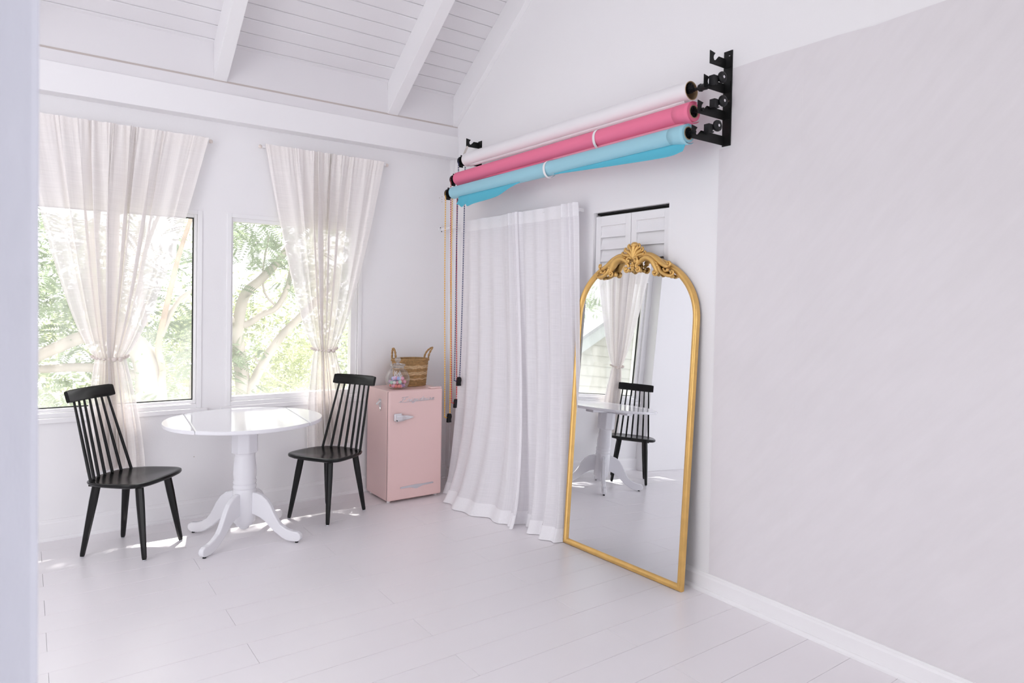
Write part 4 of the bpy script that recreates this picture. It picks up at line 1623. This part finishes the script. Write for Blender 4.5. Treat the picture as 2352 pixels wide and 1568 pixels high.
def fronds(n, centers, spread, L, leaf, mat, name, parent, seed):
    g = np.random.default_rng(seed)
    C_ = np.array(centers, float)
    nl = 12
    V = []
    for i in range(n):
        p = C_[g.integers(0, len(C_))] + g.normal(0, 1, 3) * np.array(spread)
        d = g.normal(0, 1, 3)
        d[2] = d[2] * 0.4 - 0.25
        d /= np.linalg.norm(d)
        sd = np.cross(d, (g.normal(0, .4), g.normal(0, .4), 1.0))
        sd /= np.linalg.norm(sd)
        ll = L * (0.6 + 0.7 * g.random())
        for k in range(nl):
            t = (k + 0.6) / nl
            q0 = p + d * ll * t - np.array((0, 0, 0.25 * ll * t * t))
            s_ = leaf * (0.55 + 0.9 * math.sin(pi * min(1, t * 0.95 + 0.05)))
            for sg in (-1, 1):
                tip = q0 + sd * sg * s_ + d * s_ * 0.35
                m_ = (q0 + tip) / 2
                w_ = d * s_ * 0.17
                V += [q0, m_ + w_, tip, m_ - w_]
    V = np.array(V)
    m = len(V) // 4
    me = bpy.data.meshes.new(name)
    me.vertices.add(4 * m)
    me.vertices.foreach_set('co', V.ravel())
    me.loops.add(4 * m)
    me.loops.foreach_set('vertex_index', np.arange(4 * m, dtype=np.int32))
    me.polygons.add(m)
    me.polygons.foreach_set('loop_start', np.arange(0, 4 * m, 4, dtype=np.int32))
    me.materials.append(M[mat])
    me.update(calc_edges=True)
    o = bpy.data.objects.new(name, me)
    COL.objects.link(o)
    o.parent = parent
    o['kind'] = 'stuff'
    return o


def branch(parent, pts, r0, r1, mat='bark', name='branch'):
    P = spline(pts, 5)
    m_ = len(P)
    g = MB()
    g.tube(P, [r0 + (r1 - r0) * i / (m_ - 1) for i in range(m_)], 9)
    return g.obj(name, mat, parent, smooth=60)


GZ = -3.4
q = MB()
q.box(-30, 30, 0.6, 40, GZ - 0.2, GZ)
struct(q.obj('ground', 'ground'), 'garden ground far below the windows')
# tree seen through the large window
TA = tag(empty('garden_tree', (-1.9, 2.7, GZ)), 'thick pale-barked tree outside the large left window', 'tree')
loc = lambda x, y, z: (x + 1.9, y - 2.7, z - GZ)
branch(TA, [loc(-1.80, 2.75, GZ + 0.05), loc(-1.88, 2.7, -1.2), loc(-1.93, 2.65, 0.3), loc(-1.97, 2.62, 0.80), loc(-2.06, 2.6, 1.03), loc(-2.25, 2.6, 1.22), loc(-2.40, 2.7, 1.5), loc(-2.45, 2.8, 1.9), loc(-2.4, 2.9, 2.3)], 0.19, 0.03, name='trunk')
branch(TA, [loc(-2.10, 2.6, 1.08), loc(-2.35, 2.6, 1.17), loc(-2.55, 2.55, 1.14), loc(-2.80, 2.5, 1.02), loc(-3.3, 2.4, 0.8), loc(-4.0, 2.3, 0.85)], 0.075, 0.04)
branch(TA, [loc(-2.0, 2.65, 0.72), loc(-2.3, 2.65, 0.82), loc(-2.6, 2.6, 0.86), loc(-2.95, 2.6, 0.87), loc(-3.5, 2.6, 1.1)], 0.055, 0.03)
branch(TA, [loc(-1.93, 2.6, 0.5), loc(-1.86, 2.5, 0.78), loc(-1.90, 2.5, 1.02), loc(-1.86, 2.5, 1.3), loc(-1.78, 2.5, 1.7), loc(-1.72, 2.5, 1.98), loc(-1.60, 2.5, 2.4), loc(-1.4, 2.5, 3.0)], 0.035, 0.018, 'barkred')
branch(TA, [loc(-1.88, 2.5, 1.15), loc(-1.75, 2.55, 1.45), loc(-1.58, 2.6, 1.62), loc(-1.2, 2.7, 1.8)], 0.03, 0.015)
branch(TA, [loc(-2.0, 2.62, 1.25), loc(-2.05, 2.6, 1.7), loc(-1.95, 2.6, 2.2), loc(-1.7, 2.6, 2.8)], 0.03, 0.012)
branch(TA, [loc(-1.45, 2.9, GZ + 0.05), loc(-1.5, 2.9, -0.5), loc(-1.52, 2.9, 0.6), loc(-1.47, 2.9, 1.0)], 0.06, 0.02)
g = np.random.default_rng(5)
cA = [(x + 1.9, y - 2.7, z - GZ) for x, y, z in zip(-3.0 + 2.0 * g.random(60), 2.5 + 1.4 * g.random(60), 0.1 + 3.1 * g.random(60))]
leaves(3000, cA, (0.18, 0.18, 0.14), 0.034, 'leafA', 'foliage', TA, 1)
fronds(860, cA, (0.20, 0.2, 0.15), 0.26, 0.052, 'leafA', 'fern_fronds', TA, 31)
g = np.random.default_rng(25)
cH = [(x + 1.9, 2.02 + 0.22 * g.random() - 2.7, 5.5 + 0.1 * g.random() - GZ) for x in (-2.38, -2.32, -2.26, -2.2, -2.14, -2.08, -2.0, -1.72, -1.2, -0.95, -0.78, -0.45)]
branch(TA, [loc(-2.4, 2.9, 2.2), loc(-2.3, 2.9, 3.6), loc(-2.2, 2.6, 4.9), loc(-1.4, 2.3, 5.45), loc(-0.2, 2.2, 5.6)], 0.03, 0.006)
leaves(900, cH, (0.05, 0.06, 0.06), 0.045, 'leafA', 'dapple_foliage', TA, 9)  # leaf clusters above the view, added to dapple the sun patches
# tree seen through the smaller window
TBt = tag(empty('garden_tree', (-0.95, 3.2, GZ)), 'forked slender tree outside the right window', 'tree')
loc = lambda x, y, z: (x + 0.95, y - 3.2, z - GZ)
branch(TBt, [loc(-0.95, 3.2, GZ + 0.05), loc(-0.90, 3.2, -1.0), loc(-0.93, 3.2, 0.42), loc(-0.99, 3.2, 0.96), loc(-1.0, 3.2, 1.17), loc(-0.93, 3.2, 1.57), loc(-0.74, 3.2, 1.78), loc(-0.54, 3.25, 2.0), loc(-0.2, 3.3, 2.5)], 0.10, 0.035, name='trunk')
branch(TBt, [loc(-0.90, 3.2, 0.15), loc(-0.85, 3.15, 0.50), loc(-0.73, 3.1, 0.80), loc(-0.53, 3.1, 1.11), loc(-0.28, 3.1, 1.37), loc(0.2, 3.1, 1.9), loc(0.6, 3.1, 2.6)], 0.062, 0.035)
branch(TBt, [loc(-1.3, 3.2, 1.45), loc(-1.05, 3.2, 1.29), loc(-0.91, 3.2, 1.24), loc(-0.73, 3.2, 1.36), loc(-0.56, 3.2, 1.45), loc(-0.44, 3.2, 1.69), loc(-0.35, 3.2, 2.1)], 0.045, 0.03)
branch(TBt, [loc(-0.56, 3.2, 1.45), loc(-0.70, 3.2, 1.62), loc(-0.72, 3.2, 1.9), loc(-0.66, 3.2, 2.3)], 0.014, 0.01)
branch(TBt, [loc(-0.85, 3.1, 0.88), loc(-0.62, 3.1, 0.62), loc(-0.42, 3.1, 0.50)], 0.012, 0.008)
g = np.random.default_rng(15)
cB = [(x + 0.95, y - 3.2, z - GZ) for x, y, z in zip(-1.1 + 1.9 * g.random(34), 2.7 + 1.0 * g.random(34), 1.6 + 1.6 * g.random(34))]
fronds(640, cB, (0.18, 0.18, 0.13), 0.26, 0.050, 'leafA', 'fern_fronds', TBt, 32)
cB2 = [(x + 0.95, y - 3.2, z - GZ) for x, y, z in zip(-1.2 + 2.2 * g.random(26), 3.8 + 1.2 * g.random(26), -0.3 + 2.0 * g.random(26))]
leaves(4200, cB2, (0.22, 0.2, 0.18), 0.040, 'leafB', 'foliage', TBt, 3)
# background trees
for k_, (bx, by, hh, wd, mt, n_, lb) in enumerate((
        (-3.4, 7.5, 4.9, 1.5, 'leafC', 5200, 'hazy green tree in the distance behind the thick tree'),
        (-0.4, 8.5, 4.6, 1.6, 'leafB', 5200, 'sunlit yellow-green tree far beyond the right window'),
        (2.6, 8.0, 5.4, 1.7, 'leafC', 4200, 'distant green tree farthest to the right outside'),
        (-9.5, 14.0, 8.2, 1.8, 'leafB', 4200, 'distant tree above the neighbouring roof, seen in the mirror'))):
    T = tag(empty('garden_tree', (bx, by, GZ)), lb, 'tree')
    branch(T, [(0, 0, 0.05), (0.1, 0, 1.6), (-0.1, 0.1, 3.0), (0.1, 0, hh)], 0.16, 0.05, name='trunk')
    g = np.random.default_rng(40 + k_)
    cc = [(wd * g.normal() * 0.75, 0.6 * g.normal(), 1.4 + (hh - 0.9) * g.random()) for _ in range(46)]
    leaves(int(n_ * 1.9), cc, (0.30, 0.25, 0.22), 0.066, mt, 'foliage', T, 60 + k_)
T = tag(empty('garden_tree', (-5.7, 4.3, GZ)), 'leafy green tree in front of the neighbouring roof, seen in the mirror', 'tree')
branch(T, [(0, 0, 0.05), (0.05, 0, 2.0), (-0.1, 0, 4.2), (0.0, 0, 5.6)], 0.10, 0.03, name='trunk')
g = np.random.default_rng(77)
fronds(330, [(-0.9 + 1.7 * g.random(), -0.3 + 0.6 * g.random(), 5.35 + 1.3 * g.random()) for _ in range(26)], (0.16, 0.15, 0.12), 0.26, 0.05, 'leafA', 'fern_fronds', T, 33)
# neighbouring house, seen in the mirror
HS = tag(empty('house', (-6.2, 6.0, GZ)), 'cream clapboard house gable seen in the mirror through the window', 'house')
zt = lambda x: 4.08 - 0.62 * x          # rake height above ground at local x (x <= 0)
q = MB()
q.prism([(-9.0, 0.0), (0.0, 0.0), (0.0, zt(0)), (-9.0, zt(-9))], lambda x, z: (x, 0.0, z), lambda x, z: (x, 0.25, z))
q.obj('gable_wall', 'siding', HS)
z = 3.0
while z < 7.6:
    xr = min(-0.02, (4.08 - z - 0.26) / 0.62)
    q = MB()
    q.add([(-8.9, -0.036, z), (xr, -0.036, z), (xr, -0.004, z + 0.25), (-8.9, -0.004, z + 0.25), (-8.9, 0.0, z), (xr, 0.0, z), (xr, 0.0, z + 0.25), (-8.9, 0.0, z + 0.25)],
          [(0, 1, 2, 3), (4, 7, 6, 5), (0, 4, 5, 1), (1, 5, 6, 2), (2, 6, 7, 3), (3, 7, 4, 0)])
    q.obj('clapboard', 'siding', HS)
    z += 0.24
q = MB()
q.prism([(0.5, zt(0.5) - 0.30), (-9.0, zt(-9) - 0.30), (-9.0, zt(-9)), (0.5, zt(0.5))], lambda x, z: (x, -0.45, z), lambda x, z: (x, -0.40, z))
q.obj('fascia_board', 'fascia', HS)
q = MB()
q.prism([(0.6, zt(0.6) + 0.01), (-9.0, zt(-9) + 0.01), (-9.0, zt(-9) + 0.10), (0.6, zt(0.6) + 0.10)], lambda x, z: (x, -0.5, z), lambda x, z: (x, 5.0, z))
q.obj('roof', 'roofing', HS)
